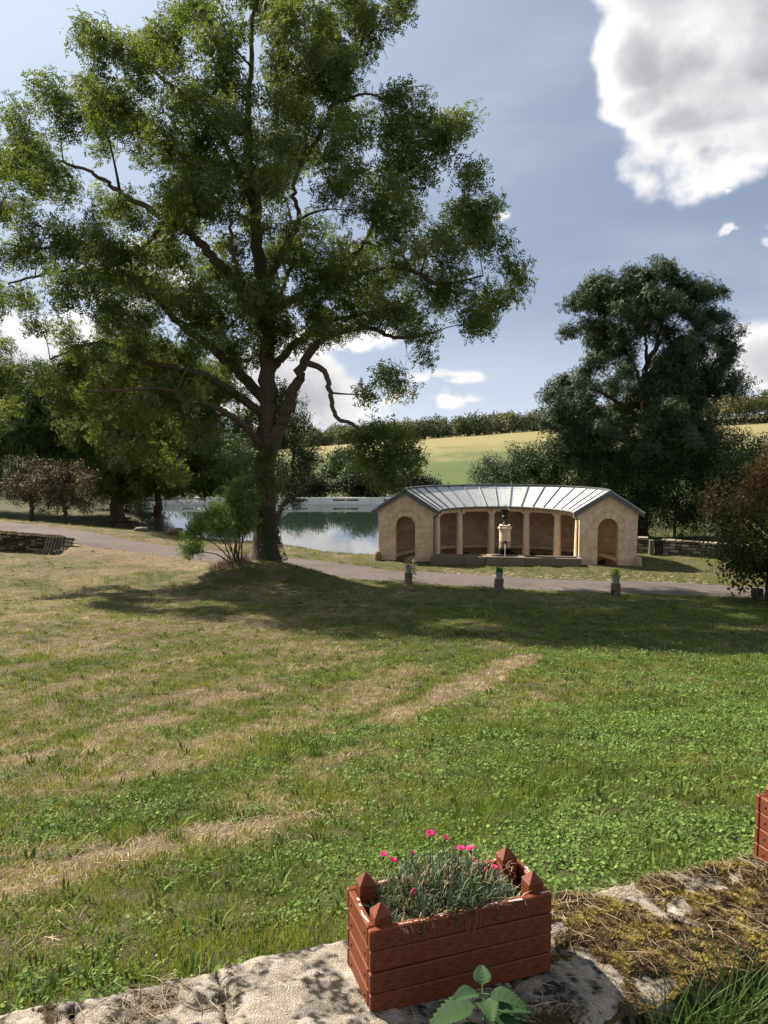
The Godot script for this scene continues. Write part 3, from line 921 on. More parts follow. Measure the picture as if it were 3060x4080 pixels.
func make_hall() -> void:
	var house := thing("wash_house", "crescent-shaped pale stone wash-house with a zinc roof, two arched gables and a row of columns", "building", HALL, HALL_TURN)
	var r := RandomNumberGenerator.new(); r.seed = 11
	gable(house, -5.285, "left_gable_wall")
	gable(house, 5.285, "right_gable_wall")
	# the curved back wall in courses
	var back := Geo.new()
	back.ring(6.4, 6.75, -0.6, 2.72, deg_to_rad(2), deg_to_rad(178), 48)
	var bw := part("back_wall", back, M.stone, house)
	var rows := 9
	for j in rows:
		var y0 := 0.24 + (2.7 - 0.24) * j / rows
		var y1 := 0.24 + (2.7 - 0.24) * (j + 1) / rows - 0.012
		var a := 5.0 + (j % 2) * 2.0
		while a < 174.0:
			var wd := r.randf_range(4.0, 7.0)
			var b := minf(a + wd, 175.5)
			var st := Geo.new()
			var q := r.randf_range(0.7, 1.0)
			st.col = Color(0.76 * q, 0.63 * q * r.randf_range(0.94, 1.04), 0.47 * q * r.randf_range(0.85, 1.1))
			st.ring(6.405 - r.randf_range(0.015, 0.05), 6.42, y0, y1, deg_to_rad(a), deg_to_rad(b - 0.14), 2)
			part("wall_stone", st, M.rubble, bw)
			a = b
	var low := Geo.new()
	low.col = Color(0.5, 0.42, 0.36)
	low.ring(6.36, 6.42, -0.5, -0.02, deg_to_rad(3), deg_to_rad(177), 40)
	part("foot_of_wall", low, M.stone, bw)
	for k in 13:
		var lg := Geo.new()
		var q := r.randf_range(0.85, 1.0)
		lg.col = Color(q, q, q)
		lg.ring(5.98, 6.41, 0.0, 0.21, deg_to_rad(4 + 172.0 * k / 13.0 + 0.1), deg_to_rad(4 + 172.0 * (k + 1) / 13.0 - 0.1), 4)
		part("ledge_stone", lg, M.stone, bw)
	var fl := Geo.new()
	fl.col = Color(0.42, 0.34, 0.29)
	fl.ring(0.2, 6.5, -0.55, -0.44, deg_to_rad(0.5), deg_to_rad(179.5), 40)
	part("floor", fl, M.stone, house)
	# columns and the beam they carry
	for deg in [22.0, 51.0, 80.0, 109.0, 137.5, 166.5]:
		var a := deg_to_rad(deg)
		var at := Transform3D(Basis(Vector3.UP, PI / 2 - a), Vector3(-cos(a), 0, -sin(a)) * 4.0)
		var g := Geo.new()
		g.lathe([Vector2(0.23, -0.44), Vector2(0.215, 0.3), Vector2(0.205, 1.1), Vector2(0.19, 1.8), Vector2(0.172, 2.12)], 24)
		var c := part("column", g, M.column, house, at)
		var cp := Geo.new()
		cp.lathe([Vector2(0.172, 2.115), Vector2(0.192, 2.13), Vector2(0.192, 2.15), Vector2(0.174, 2.165), Vector2(0.174, 2.23), Vector2(0.2, 2.27), Vector2(0.215, 2.3)], 24)
		cp.box(Transform3D(Basis(), Vector3(0, 2.345, 0)), Vector3(0.46, 0.09, 0.46), 0.01)
		part("capital", cp, M.column, c)
		var br := Geo.new()
		br.box(Transform3D(Basis(), Vector3(0.06, 2.47, 0.27)), Vector3(0.1, 0.2, 0.13), 0.012)
		part("bracket", br, M.column, c)
	for k in 7:
		var bg := Geo.new()
		var q := r.randf_range(0.9, 1.02)
		bg.col = Color(q, q, q)
		var cuts := [3.5, 22.0, 51.0, 80.0, 109.0, 137.5, 166.5, 176.5]
		bg.ring(3.82, 4.18, 2.391, 2.7, deg_to_rad(cuts[k] + 0.1), deg_to_rad(cuts[k + 1] - 0.1), 6)
		part("beam_stone", bg, M.column, house)
	# roof: boards beneath, zinc sheets between raised seams above
	var deck := Geo.new()
	deck.cone(3.66, 2.66, 5.285, 3.7, 0.06, deg_to_rad(-0.9), deg_to_rad(180.9), 48)
	deck.cone(5.285, 3.7, 6.95, 2.66, 0.06, deg_to_rad(-0.9), deg_to_rad(180.9), 48)
	part("roof_boards", deck, M.brownwood, house)
	var n := 17
	var a0 := -2.0
	var a1 := 182.0
	for k in n:
		for s in 2:
			var b := deg_to_rad(lerpf(a0, a1, float(k) / n)); var e := deg_to_rad(lerpf(a0, a1, float(k + 1) / n))
			var g := Geo.new()
			var q := r.randf_range(0.86, 1.05)
			g.col = Color(q, q, q * r.randf_range(0.99, 1.02))
			if s == 0:
				g.cone(3.56, 2.715, 5.0, 3.637, 0.035, b, e, 3)
				g.cone(5.0, 3.65, 5.285, 3.832, 0.035, b, e, 3)
			else: g.cone(5.285, 3.832, 7.02, 2.715, 0.035, b, e, 3)
			var sheet := part("zinc_sheet", g, M.zinc, house)
			if k > 0:
				var d := Vector3(-cos(b), 0, -sin(b))
				var side := Vector3(sin(b), 0, -cos(b))
				var p0 := d * (3.54 if s == 0 else 7.03) + Vector3.UP * 2.735
				var p1 := d * 5.285 + Vector3.UP * 3.86
				var x := (p1 - p0).normalized()
				var sg := Geo.new()
				var up := side.cross(x) if side.cross(x).y > 0 else x.cross(side)
				sg.box(Transform3D(Basis(x, up, x.cross(up)), (p0 + p1) / 2.0), Vector3((p1 - p0).length(), 0.055, 0.05), 0.012)
				part("standing_seam", sg, M.zincdark, sheet)
	var rg := Geo.new()
	rg.ring(5.2, 5.37, 3.84, 3.895, deg_to_rad(-1.8), deg_to_rad(181.8), 48)
	part("ridge_cap", rg, M.zincdark, house)
	var gp: Array = []
	var gr: Array = []
	for k in 41:
		var a := deg_to_rad(lerpf(3, 177, k / 40.0))
		gp.append(Vector3(-cos(a) * 3.55, 2.655, -sin(a) * 3.55)); gr.append(0.05)
	var gg := Geo.new()
	gg.tube(gp, gr, 8)
	part("gutter", gg, M.zincdark, house)
	for s in [-1.0, 1.0]:
		var pg := Geo.new()
		pg.tube([Vector3(s * 3.5, 2.62, -0.12), Vector3(s * 3.58, 2.5, 0.0), Vector3(s * 3.72, 2.3, 0.07), Vector3(s * 3.74, 2.1, 0.07), Vector3(s * 3.74, 0.3, 0.07)], [0.045, 0.045, 0.042, 0.042, 0.042], 8)
		part("downpipe", pg, M.zincdark, house)

	# basins
	var home := house.transform
	for s in [-1.0, 1.0]:
		var o := thing("stone_trough", "long dark stone water trough left of the fountain basin" if s < 0 else "long dark stone water trough right of the fountain basin", "trough", home * Vector3(s * 2.42, 0, 0.6), HALL_TURN, "stone troughs along the wash-house front")
		var L := 2.86
		var g := Geo.new()
		g.box(Transform3D(Basis(), Vector3(0, 0.02, 0.36)), Vector3(L, 0.8, 0.15), 0.025)
		g.box(Transform3D(Basis(), Vector3(0, 0.02, -0.36)), Vector3(L, 0.8, 0.15), 0.025)
		for e in [-1.0, 1.0]: g.box(Transform3D(Basis(), Vector3(e * (L / 2 - 0.075), 0.018, 0)), Vector3(0.148, 0.796, 0.57), 0.02)
		part("basin_wall", g, M.trough, o)
		if s < 0:
			var j := Geo.new(); j.col = Color(0.4, 0.4, 0.4)
			j.box(Transform3D(Basis(), Vector3(0.35, 0.02, 0.43)), Vector3(0.02, 0.79, 0.02))
			part("joint", j, M.trough, o)
		var wg := Geo.new()
		wg.box(Transform3D(Basis(), Vector3(0, 0.2, 0)), Vector3(L - 0.28, 0.2, 0.58))
		part("water", wg, M.water, o)
	var fb := thing("fountain_basin", "squat stone fountain basin with a round bowl below the urn pedestal", "basin", home * Vector3(0, 0, 0.66), HALL_TURN)
	var lay := Transform3D(Basis(Vector3.RIGHT, Vector3.BACK, Vector3.UP), Vector3.ZERO)
	lay.basis = Basis(Vector3(1, 0, 0), Vector3(0, 0, -1), Vector3(0, 1, 0))
	for s in [-1.0, 1.0]:
		var pl := PackedVector2Array()
		for k in 13:
			var a := PI * k / 12.0 - PI / 2
			pl.append(Vector2(s * cos(a) * 0.74, sin(a) * 0.4))
		pl.append(Vector2(0, 0.56)); pl.append(Vector2(s * 0.985, 0.56)); pl.append(Vector2(s * 0.985, -0.56)); pl.append(Vector2(0, -0.56))
		var g := Geo.new()
		g.extrude(pl, -0.4, 0.45, lay)
		part("basin_half", g, M.trough, fb)
	var bw2 := Geo.new()
	bw2.lathe([Vector2(0.76, 0.36), Vector2(0.0, 0.36)], 24, Transform3D(Basis().scaled(Vector3(1, 1, 0.55)), Vector3.ZERO))
	part("water", bw2, M.water, fb)
	var em := Geo.new()                                   # worn round mark on the front
	for k in 20:
		var a := TAU * k / 20.0
		em.box(Transform3D(Basis(Vector3.BACK, a + PI / 2), Vector3(cos(a) * 0.17 - 0.02, 0.2 + sin(a) * 0.17, 0.565)), Vector3(0.056, 0.035, 0.02), 0.004)
	part("round_relief", em, M.trough, fb)
	var pd := thing("fountain_pedestal", "pale round stone pedestal with a water spout behind the fountain basin", "pedestal", home * Vector3(0, 0, -0.22), HALL_TURN)
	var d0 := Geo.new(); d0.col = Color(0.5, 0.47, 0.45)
	d0.lathe([Vector2(0.31, -0.4), Vector2(0.3, 1.12)], 28)
	part("lower_drum", d0, M.column, pd)
	var d1 := Geo.new()
	d1.lathe([Vector2(0.3, 1.122), Vector2(0.292, 1.62), Vector2(0.31, 1.64), Vector2(0.31, 1.67), Vector2(0.295, 1.69), Vector2(0.3, 1.73), Vector2(0.37, 1.77), Vector2(0.38, 1.84), Vector2(0.36, 1.86), Vector2(0.0, 1.86)], 28)
	part("upper_drum", d1, M.column, pd)
	var d2 := Geo.new()
	d2.box(Transform3D(Basis(), Vector3(0, 1.92, 0)), Vector3(0.58, 0.12, 0.56), 0.02)
	part("cap_stone", d2, M.column, pd)
	var mo := Geo.new(); mo.col = Color(0.03, 0.03, 0.025)
	mo.rock(Vector3(0.36, 0.36, 0.2), 8, 0.3, 1.2, 12, Vector3(0, 0.42, 0.26))
	part("mossy_foot", mo, M.soil, pd)
	var sp := Geo.new()
	sp.tube([Vector3(0, 1.02, 0.26), Vector3(0, 1.03, 0.36), Vector3(0, 0.98, 0.45)], [0.045, 0.035, 0.03], 10)
	sp.rock(Vector3(0.09, 0.1, 0.06), 3, 0.3, 2.0, 8, Vector3(0, 1.05, 0.3))
	var spout := part("spout", sp, M.iron, pd)
	var jt := Geo.new()
	jt.tube([Vector3(0, 0.98, 0.46), Vector3(0, 0.9, 0.53), Vector3(0, 0.72, 0.59), Vector3(0, 0.36, 0.64)], [0.018, 0.016, 0.014, 0.02], 8)
	part("water_jet", jt, M.jet, spout)
	var urn := thing("urn", "black cast-iron urn standing on the fountain pedestal", "urn", home * Vector3(0, 1.98, -0.22), HALL_TURN)
	var ug := Geo.new()
	ug.box(Transform3D(Basis(), Vector3(0, 0.03, 0)), Vector3(0.3, 0.06, 0.3), 0.01)
	part("foot", ug, M.iron, urn)
	var ub := Geo.new()
	ub.lathe([Vector2(0.14, 0.06), Vector2(0.1, 0.13), Vector2(0.06, 0.2), Vector2(0.055, 0.25), Vector2(0.1, 0.27), Vector2(0.16, 0.33), Vector2(0.18, 0.4), Vector2(0.17, 0.46), Vector2(0.14, 0.5), Vector2(0.15, 0.6), Vector2(0.18, 0.7), Vector2(0.2, 0.75), Vector2(0.3, 0.79), Vector2(0.31, 0.82), Vector2(0.26, 0.82), Vector2(0.2, 0.74), Vector2(0.0, 0.74)], 24)
	part("bowl", ub, M.iron, urn)
	var up := thing("urn_plant", "sparse wispy grey-green plant growing in the black urn", "plant", home * Vector3(0, 2.72, -0.22))
	var tg := Geo.new()
	for k in 46:
		var a := r.randf() * TAU
		var h := r.randf_range(0.2, 0.55)
		blade(tg, Vector3(cos(a), 0, sin(a)) * r.randf() * 0.16, Vector3(cos(a), 0, sin(a)) * r.randf_range(0.1, 0.6), h, 0.012, Color(0.11, 0.12, 0.05), Color(0.2, 0.17, 0.09))
	for k in 60:
		var a := r.randf() * TAU
		var d := Vector3(cos(a), r.randf_range(0.0, 0.7), sin(a)).normalized()
		leaf_face(tg, Vector3(cos(a), 0, sin(a)) * r.randf() * 0.18 + Vector3.UP * r.randf_range(0.02, 0.3), d, d.cross(Vector3.UP).normalized(), 0.07, 0.03, Color(0.07, 0.1, 0.04) * r.randf_range(0.7, 1.5))
	part("foliage", tg, M.flesh, up)
	for s in [-1.0, 1.0]:
		var gs := thing("guard_stone", "worn guard stone at the outer corner of the left gable" if s < 0 else "worn guard stone at the outer corner of the right gable", "guard stone", home * Vector3(s * 6.78, 0.0, 0.16), s, "guard stones at the wash-house corners")
		var k := Geo.new()
		k.col = Color(0.35, 0.31, 0.28) if s < 0 else Color(0.6, 0.56, 0.5)
		k.rock(Vector3(0.2, 0.5, 0.2), 5 + int(s), 0.12, 1.0, 10)
		part("stone", k, M.stone, gs)


# ---------------------------------------------------------------- trees and shrubs
func simple_limbs(h: float, rt: float, spread: float, n: int, r: RandomNumberGenerator, low := 0.3, lean := Vector3.ZERO) -> Array:
	var top := Vector3(0, h, 0) + lean
	var limbs: Array = [[[Vector3(0, -0.4, 0), Vector3(0, h * 0.3, 0) + lean * 0.2, Vector3(r.randf_range(-0.2, 0.2), h * 0.65, r.randf_range(-0.2, 0.2)) + lean * 0.6, top * 0.95], rt, rt * 0.15]]
	for k in n:
		var a := TAU * (k + r.randf_range(-0.3, 0.3)) / n
		var y := lerpf(low, 0.75, float(k) / n) * h
		var d := Vector3(cos(a), 0, sin(a))
		var s := Vector3(0, y, 0) + lean * y / h
		limbs.append([[s, s + d * spread * 0.35 + Vector3.UP * spread * 0.3, s + d * spread * 0.85 + Vector3.UP * spread * r.randf_range(0.35, 0.7)], rt * 0.45, 0.02])
	return limbs

func make_trees() -> void:
	var r := RandomNumberGenerator.new(); r.seed = 21
	var ash: Array = [ash_sprig(1).mesh(M.leaf), ash_sprig(2, 6).mesh(M.leaf), ash_sprig(3, 4, 0.3).mesh(M.leaf)]
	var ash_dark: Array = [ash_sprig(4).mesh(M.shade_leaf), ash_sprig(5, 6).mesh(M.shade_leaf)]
	var broad: Array = [broad_sprig(6).mesh(M.shade_leaf), broad_sprig(7, 12, 0.25, 0.09, 0.055).mesh(M.shade_leaf)]
	var far: Array = [far_sprig(8, 16, 0.8, 0.3).mesh(M.shade_leaf), far_sprig(9, 16, 0.8, 0.34).mesh(M.shade_leaf)]
	# the great ash on its mound
	var big := thing("ash_tree", "huge old ash tree on a mound in front of the pond, filling the upper left", "tree", Vector3(-5.6, 0.9, -36.3))
	var limbs: Array = [
		[[Vector3(-0.1, -0.6, 0), Vector3(0, 2.7, 0), Vector3(0, 4.6, 0), Vector3(0.2, 7.7, -0.1), Vector3(0.1, 9.7, -0.1), Vector3(0.1, 11.5, 0), Vector3(-0.1, 13.7, 0.2), Vector3(-0.3, 16.4, 0.2), Vector3(-0.6, 19.1, 0), Vector3(-0.4, 22.3, 0), Vector3(-0.1, 26, 0)], 0.6, 0.06],
		[[Vector3(0.2, 5.0, 0), Vector3(1.1, 6.9, 0.3), Vector3(2.1, 9.3, 0.8), Vector3(3.1, 10.2, 1), Vector3(4.8, 10.6, 0.6), Vector3(6.3, 10.2, 0.3), Vector3(7.9, 10.5, 0)], 0.36, 0.05],
		[[Vector3(2.1, 9.0, 0.8), Vector3(2.9, 8.6, 1.3), Vector3(3.2, 7.6, 1.6), Vector3(3.5, 6.5, 1.9), Vector3(4.2, 6.2, 2.2), Vector3(5, 5.4, 2.4), Vector3(5.5, 4.4, 2.5), Vector3(5.8, 3.6, 2.5)], 0.16, 0.04],
		[[Vector3(0.2, 8.6, 0), Vector3(1.3, 10, -0.8), Vector3(2.8, 11.2, -1.6), Vector3(4.1, 11.6, -2.4), Vector3(5.2, 11.9, -2.8), Vector3(6.9, 11.4, -3)], 0.22, 0.05],
		[[Vector3(0.1, 12.6, 0), Vector3(1.2, 14.1, 1), Vector3(1.9, 15.2, 1.8), Vector3(1.7, 16.1, 2.2), Vector3(2.1, 17.4, 2.4), Vector3(2.4, 18.8, 2.2)], 0.2, 0.04],
		[[Vector3(0.1, 11.4, 0), Vector3(3.2, 13.1, -1), Vector3(4.3, 14.5, -1.5), Vector3(4.9, 15.5, -2), Vector3(5.7, 17.1, -2.5), Vector3(7.2, 18.7, -3)], 0.24, 0.05],
		[[Vector3(3.2, 12.9, -1), Vector3(5.5, 13.4, 0), Vector3(6.9, 13.1, 0.8), Vector3(8.1, 12.5, 1), Vector3(10.1, 12.9, 0.8)], 0.15, 0.04],
		[[Vector3(-0.4, 16.6, 0.1), Vector3(0.9, 17.8, -0.5), Vector3(2.3, 19.2, -1), Vector3(3.2, 21, -1), Vector3(3.7, 22.2, -0.8), Vector3(4.6, 23.6, -0.5), Vector3(5.5, 24.3, 0)], 0.2, 0.04],
		[[Vector3(3.3, 21.1, -1), Vector3(4.2, 21, 0), Vector3(4.9, 20.9, 0.5), Vector3(5.8, 20.4, 1)], 0.09, 0.03],
		[[Vector3(0, 10.7, 0), Vector3(-0.9, 12.3, 0.8), Vector3(-2, 13.6, 1.5), Vector3(-3, 14.6, 1.8), Vector3(-4.3, 15.3, 2), Vector3(-5.7, 16.1, 2), Vector3(-7, 17, 2), Vector3(-8.5, 17.5, 2)], 0.32, 0.05],
		[[Vector3(0.1, 7.3, 0), Vector3(-1.6, 9, -1), Vector3(-3.3, 10.4, -1.5), Vector3(-4.6, 11.4, -2), Vector3(-5.7, 12.7, -2), Vector3(-6.5, 13.3, -2), Vector3(-9, 13.6, -1.5), Vector3(-10.2, 13.4, -1), Vector3(-12.3, 12.9, -1)], 0.3, 0.04],
		[[Vector3(-3.9, 15, 1.9), Vector3(-5.6, 13.8, 1), Vector3(-7, 14.2, 0.5), Vector3(-8.4, 14.6, 0), Vector3(-10.1, 14.3, 0), Vector3(-11.8, 14.5, 0)], 0.13, 0.03],
		[[Vector3(0, 5.0, 0), Vector3(-0.9, 6.3, 1.5), Vector3(-2.3, 7.2, 3), Vector3(-3.7, 7.6, 4), Vector3(-4.9, 7.5, 4.6), Vector3(-6.4, 7.4, 5)], 0.22, 0.04],
		[[Vector3(0.1, 6.6, 0), Vector3(-2.5, 8.4, 1), Vector3(-5.5, 9.1, 1), Vector3(-7.2, 9.9, 1), Vector3(-9.8, 9.2, 0.5)], 0.24, 0.04],
		[[Vector3(-0.2, 15.8, 0.2), Vector3(-1.1, 17.9, 1), Vector3(-2.1, 19.5, 1.6), Vector3(-2.9, 20.1, 2), Vector3(-4.4, 21.2, 2.4), Vector3(-5.9, 22.2, 2.4)], 0.18, 0.04],
		[[Vector3(-0.5, 19, 0), Vector3(-1.4, 21.1, -0.6), Vector3(-1.5, 24.2, -1), Vector3(-2.3, 26.3, -1)], 0.12, 0.03],
		[[Vector3(0.1, 10.2, 0), Vector3(0.3, 12.4, -2.5), Vector3(0.9, 15.2, -4.5), Vector3(0.4, 18.3, -6)], 0.24, 0.05],
		[[Vector3(0.1, 10.2, 0), Vector3(-0.2, 11.5, 2.5), Vector3(-0.5, 13, 4.5), Vector3(-0.3, 14.6, 6)], 0.22, 0.05]]
	var outline := PackedVector2Array([Vector2(-4.4, 26.6), Vector2(7, 26.9), Vector2(7.6, 24.3), Vector2(6, 23.3), Vector2(6.4, 22), Vector2(7.8, 21.3), Vector2(9.2, 21), Vector2(10.4, 19), Vector2(9.3, 18.2), Vector2(11, 16.6), Vector2(11.2, 15.7), Vector2(12.7, 14.5), Vector2(12.5, 12.6), Vector2(11.9, 11.5), Vector2(10.8, 10.6), Vector2(10.7, 8.9), Vector2(9.4, 8.6), Vector2(8.5, 9.6), Vector2(7.2, 8.5), Vector2(7.4, 7.2), Vector2(6, 6.5), Vector2(4.1, 7.4), Vector2(2.6, 8.5), Vector2(1.2, 6.6), Vector2(0.4, 5.4), Vector2(-0.6, 4.3), Vector2(-1.5, 3.4), Vector2(-3.7, 3), Vector2(-5.8, 3.7), Vector2(-7.3, 3.7), Vector2(-8.2, 5.9), Vector2(-10.5, 6), Vector2(-12.4, 5.5), Vector2(-15.2, 6.6), Vector2(-15, 16.5), Vector2(-13.4, 19.1), Vector2(-11.4, 19.8), Vector2(-10.3, 21.4), Vector2(-8.3, 21.6), Vector2(-8.1, 23.5), Vector2(-6.7, 24.5), Vector2(-4.8, 23.9)])
	var holes: Array = [[Vector2(-10.8, 12.4), 0.9], [Vector2(-9.2, 12), 0.8], [Vector2(4.6, 19.4), 0.8], [Vector2(3.4, 8.6), 0.9], [Vector2(7.9, 11.1), 0.6], [Vector2(-11.3, 9.6), 0.5], [Vector2(-2.4, 22.3), 0.6], [Vector2(-1.0, 23.6), 0.5], [Vector2(1.2, 9.0), 0.5]]
	var cl := clumps_in(outline, 6.2, 430, 0.85, 0.55, 1.15, holes, r)
	cl.append_array(clumps_in(PackedVector2Array([Vector2(4, 6), Vector2(5.2, 6.5), Vector2(7.1, 5.9), Vector2(7.7, 4.6), Vector2(6.5, 3.4), Vector2(5.2, 3), Vector2(4.1, 4.3)]), 1.2, 14, 0.8, 0.55, 0.9, [], r).map(func(e): return [e[0] + Vector3(0, 0, 2.3), e[1]]))
	cl.append_array(clumps_round(Vector3(0.5, 13.5, 0), Vector3(6.5, 5.5, 4), 22, 0.6, 1.0, r))
	for p in [Vector3(0.3, 4.0, 0.7), Vector3(0.7, 3.4, 0.6), Vector3(-0.5, 4.6, 0.7), Vector3(0.4, 5.0, 0.8)]: cl.append([p, Vector3(0.45, 0.4, 0.4)])
	plant(big, limbs, cl, 33.0, ash, 1.6, Color(0.07, 0.118, 0.033), Color(0.17, 0.205, 0.06), {"seed": 5, "flare": 0.6, "twigs": 8})
	var iv := Geo.new()
	for k in 900:
		var a := r.randf_range(-0.2, 1.9)
		var y := pow(r.randf(), 1.5) * 2.6 - 0.1
		var rad := 0.62 + 0.32 * exp(-y / 0.6)
		var d := Vector3(sin(a), 0, cos(a))
		leaf_face(iv, d * rad + Vector3.UP * y, (d * 0.5 + Vector3.DOWN + Vector3(r.randfn(), 0, r.randfn()) * 0.4).normalized(), Vector3(cos(a), 0, -sin(a)), 0.09, 0.08, Color(0.02, 0.042, 0.014) * r.randf_range(0.7, 1.5))
	part("ivy", iv, M.shade_leaf, big).set_meta("kind", "stuff")

	# the dark ash behind the wash-house
	var rt := thing("ash_tree", "tall dark round-headed ash rising behind the right end of the wash-house", "tree", Vector3(16.6, -0.2, -52))
	var rl: Array = [
		[[Vector3(0.9, -0.5, 0), Vector3(0.9, 5.2, 0), Vector3(0.9, 8.3, 0), Vector3(0.9, 11.4, 0), Vector3(1.6, 13.2, 0), Vector3(2.1, 15.9, 0), Vector3(2.2, 17.4, 0)], 0.5, 0.05],
		[[Vector3(0.9, 9.2, 0), Vector3(0.1, 11.7, 0), Vector3(-1.2, 13.4, 0), Vector3(-3, 14.1, 0)], 0.2, 0.04],
		[[Vector3(0.9, 8.0, 0), Vector3(-2, 9.8, 0.5), Vector3(-4.5, 10.5, 0.5)], 0.2, 0.04],
		[[Vector3(0.9, 10.0, 0), Vector3(3.5, 10.5, -0.5), Vector3(5.7, 11.2, -0.5)], 0.18, 0.04],
		[[Vector3(0.9, 11.0, 0), Vector3(4, 13.8, 0.5), Vector3(5.2, 15.6, 0.5)], 0.17, 0.04],
		[[Vector3(0.9, 9.5, 0), Vector3(0.4, 13.8, 1), Vector3(-1, 16.5, 1)], 0.16, 0.04],
		[[Vector3(0.9, 6.5, 0), Vector3(2.5, 8.5, 2.0), Vector3(3.5, 9.5, 3.5)], 0.18, 0.04]]
	var ro := PackedVector2Array([Vector2(-5.2, 13.8), Vector2(-4.6, 16.2), Vector2(-2.5, 17.7), Vector2(0.8, 18.9), Vector2(2.7, 18.8), Vector2(5.2, 16.8), Vector2(6.8, 14.7), Vector2(7.2, 11.4), Vector2(7, 9.8), Vector2(5.5, 8.9), Vector2(6.2, 6.5), Vector2(5, 4), Vector2(1.3, 3.3), Vector2(-3.4, 4), Vector2(-5.7, 6.5), Vector2(-6.8, 9.2), Vector2(-5.1, 11.4)])
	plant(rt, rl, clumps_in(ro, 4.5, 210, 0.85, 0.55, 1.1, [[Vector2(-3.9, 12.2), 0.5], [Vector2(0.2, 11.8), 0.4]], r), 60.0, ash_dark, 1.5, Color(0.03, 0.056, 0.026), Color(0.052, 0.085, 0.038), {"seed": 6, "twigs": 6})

	# shrubs between that tree and the wash-house
	var spots := [[Vector3(9.2, 0, -54), Vector3(3.2, 3.4, 2.6), 52, "green leafy shrub behind the roof, left end of the thicket"], [Vector3(12.6, 0, -53.5), Vector3(3.2, 4.6, 2.6), 60, "tall green shrub in the thicket behind the middle of the roof"],
		[Vector3(16.0, 0, -51.5), Vector3(3.2, 4.4, 2.4), 60, "dark shrub in the thicket behind the right gable"], [Vector3(19.4, 0, -51), Vector3(3.2, 5.0, 2.6), 60, "dark shrub in the thicket behind the stone wall"],
		[Vector3(22.6, 0, -49), Vector3(3.0, 4.2, 2.6), 46, "bluish green shrub at the right end of the thicket, behind the brown-leaved tree"]]
	for s in spots:
		var o := thing("shrub", s[3], "shrub", s[0], 0, "shrubs of the thicket behind the wash-house")
		var R: Vector3 = s[1]
		plant(o, simple_limbs(R.y * 1.4, 0.12, R.x * 0.7, 5, r, 0.1), clumps_round(Vector3(0, R.y * 0.85, 0), R, s[2], 0.8, 1.3, r), 66.0, broad, 1.3, Color(0.032, 0.062, 0.022), Color(0.07, 0.11, 0.038), {"seed": int(s[0].x * 7), "twigs": 5})
	var sh := thing("shrub", "small dark shrub alone at the foot of the field behind the roof", "shrub", Vector3(9.3, ground(9.3, -78), -78))
	plant(sh, simple_limbs(2.2, 0.08, 1.2, 4, r, 0.1), clumps_round(Vector3(0, 1.3, 0), Vector3(2.2, 1.4, 1.5), 14, 0.6, 0.9, r), 50.0, broad, 1.4, Color(0.016, 0.032, 0.014), Color(0.03, 0.05, 0.02), {"seed": 66, "twigs": 4})

	# brown-leaved tree at the right edge
	var br := thing("brown_leaved_tree", "small tree with orange-brown and dark green leaves at the right edge by the road", "tree", Vector3(14.9, 0.1, -29.4))
	var autumn := func(p: Vector3, c: Color, q: RandomNumberGenerator) -> Color:
		var u := clampf((p.y - 2.9) / 3.4 + q.randf_range(-0.35, 0.35), 0, 1)
		var k := Color(0.06, 0.08, 0.025).lerp(Color(0.3, 0.15, 0.06), u)
		if q.randf() < 0.1 * u + 0.02: k = Color(0.5, 0.26, 0.04)
		if q.randf() < 0.14 * u: k = Color(0.46, 0.38, 0.25)
		return k * q.randf_range(0.7, 1.25)
	var big_leaf: Array = [broad_sprig(12, 8, 0.3, 0.16, 0.11).mesh(M.leaf), broad_sprig(13, 10, 0.3, 0.15, 0.1).mesh(M.leaf)]
	var bc := clumps_round(Vector3(0.0, 2.9, 0), Vector3(3.5, 2.3, 2.8), 50, 0.6, 0.95, r)
	bc.append_array(clumps_round(Vector3(0.4, 5.0, 0), Vector3(1.5, 1.2, 1.5), 14, 0.5, 0.8, r))
	bc.append_array([[Vector3(-1.5, 0.9, 0.6), Vector3(0.7, 0.6, 0.6)], [Vector3(-1.0, 1.5, 0.5), Vector3(0.8, 0.6, 0.7)], [Vector3(-0.3, 1.2, 0.9), Vector3(0.8, 0.7, 0.7)], [Vector3(-1.9, 1.5, 0.2), Vector3(0.5, 0.5, 0.5)], [Vector3(0.4, 0.9, 0.6), Vector3(0.8, 0.6, 0.6)]])
	plant(br, simple_limbs(5.4, 0.16, 2.4, 7, r, 0.12), bc, 37.0, big_leaf, 1.0, Color(0.1, 0.07, 0.03), Color(0.1, 0.07, 0.03), {"seed": 9, "twigs": 6, "tint": autumn, "bark": M.palebark, "twig": M.palebark})

	# trees on the left bank
	var ta := thing("bank_tree", "pale-barked tree with a wooden box on its trunk at the left shore of the pond", "tree", Vector3(-17.5, 0.0, -59.5))
	var tc := clumps_round(Vector3(-0.5, 9.4, 0), Vector3(7.0, 6.4, 5.5), 75, 1.1, 1.8, r)
	tc.append_array(clumps_round(Vector3(1.5, 4.0, 1.5), Vector3(7.5, 2.3, 3.0), 48, 0.8, 1.3, r))
	plant(ta, simple_limbs(14.0, 0.34, 5.0, 9, r, 0.24), tc, 30.0, ash, 1.7, Color(0.08, 0.135, 0.038), Color(0.18, 0.225, 0.07), {"seed": 12, "bark": M.palebark, "twigs": 5})
	var tb := thing("bank_tree", "dark trunked tree further left behind the picnic table", "tree", Vector3(-23.0, 0.1, -66))
	plant(tb, simple_limbs(14.0, 0.6, 6.0, 8, r, 0.3), clumps_round(Vector3(-2, 9.0, 0), Vector3(9.0, 6.0, 6), 70, 1.3, 2.0, r), 28.0, ash_dark, 1.8, Color(0.045, 0.085, 0.025), Color(0.1, 0.15, 0.045), {"seed": 13, "twigs": 5})
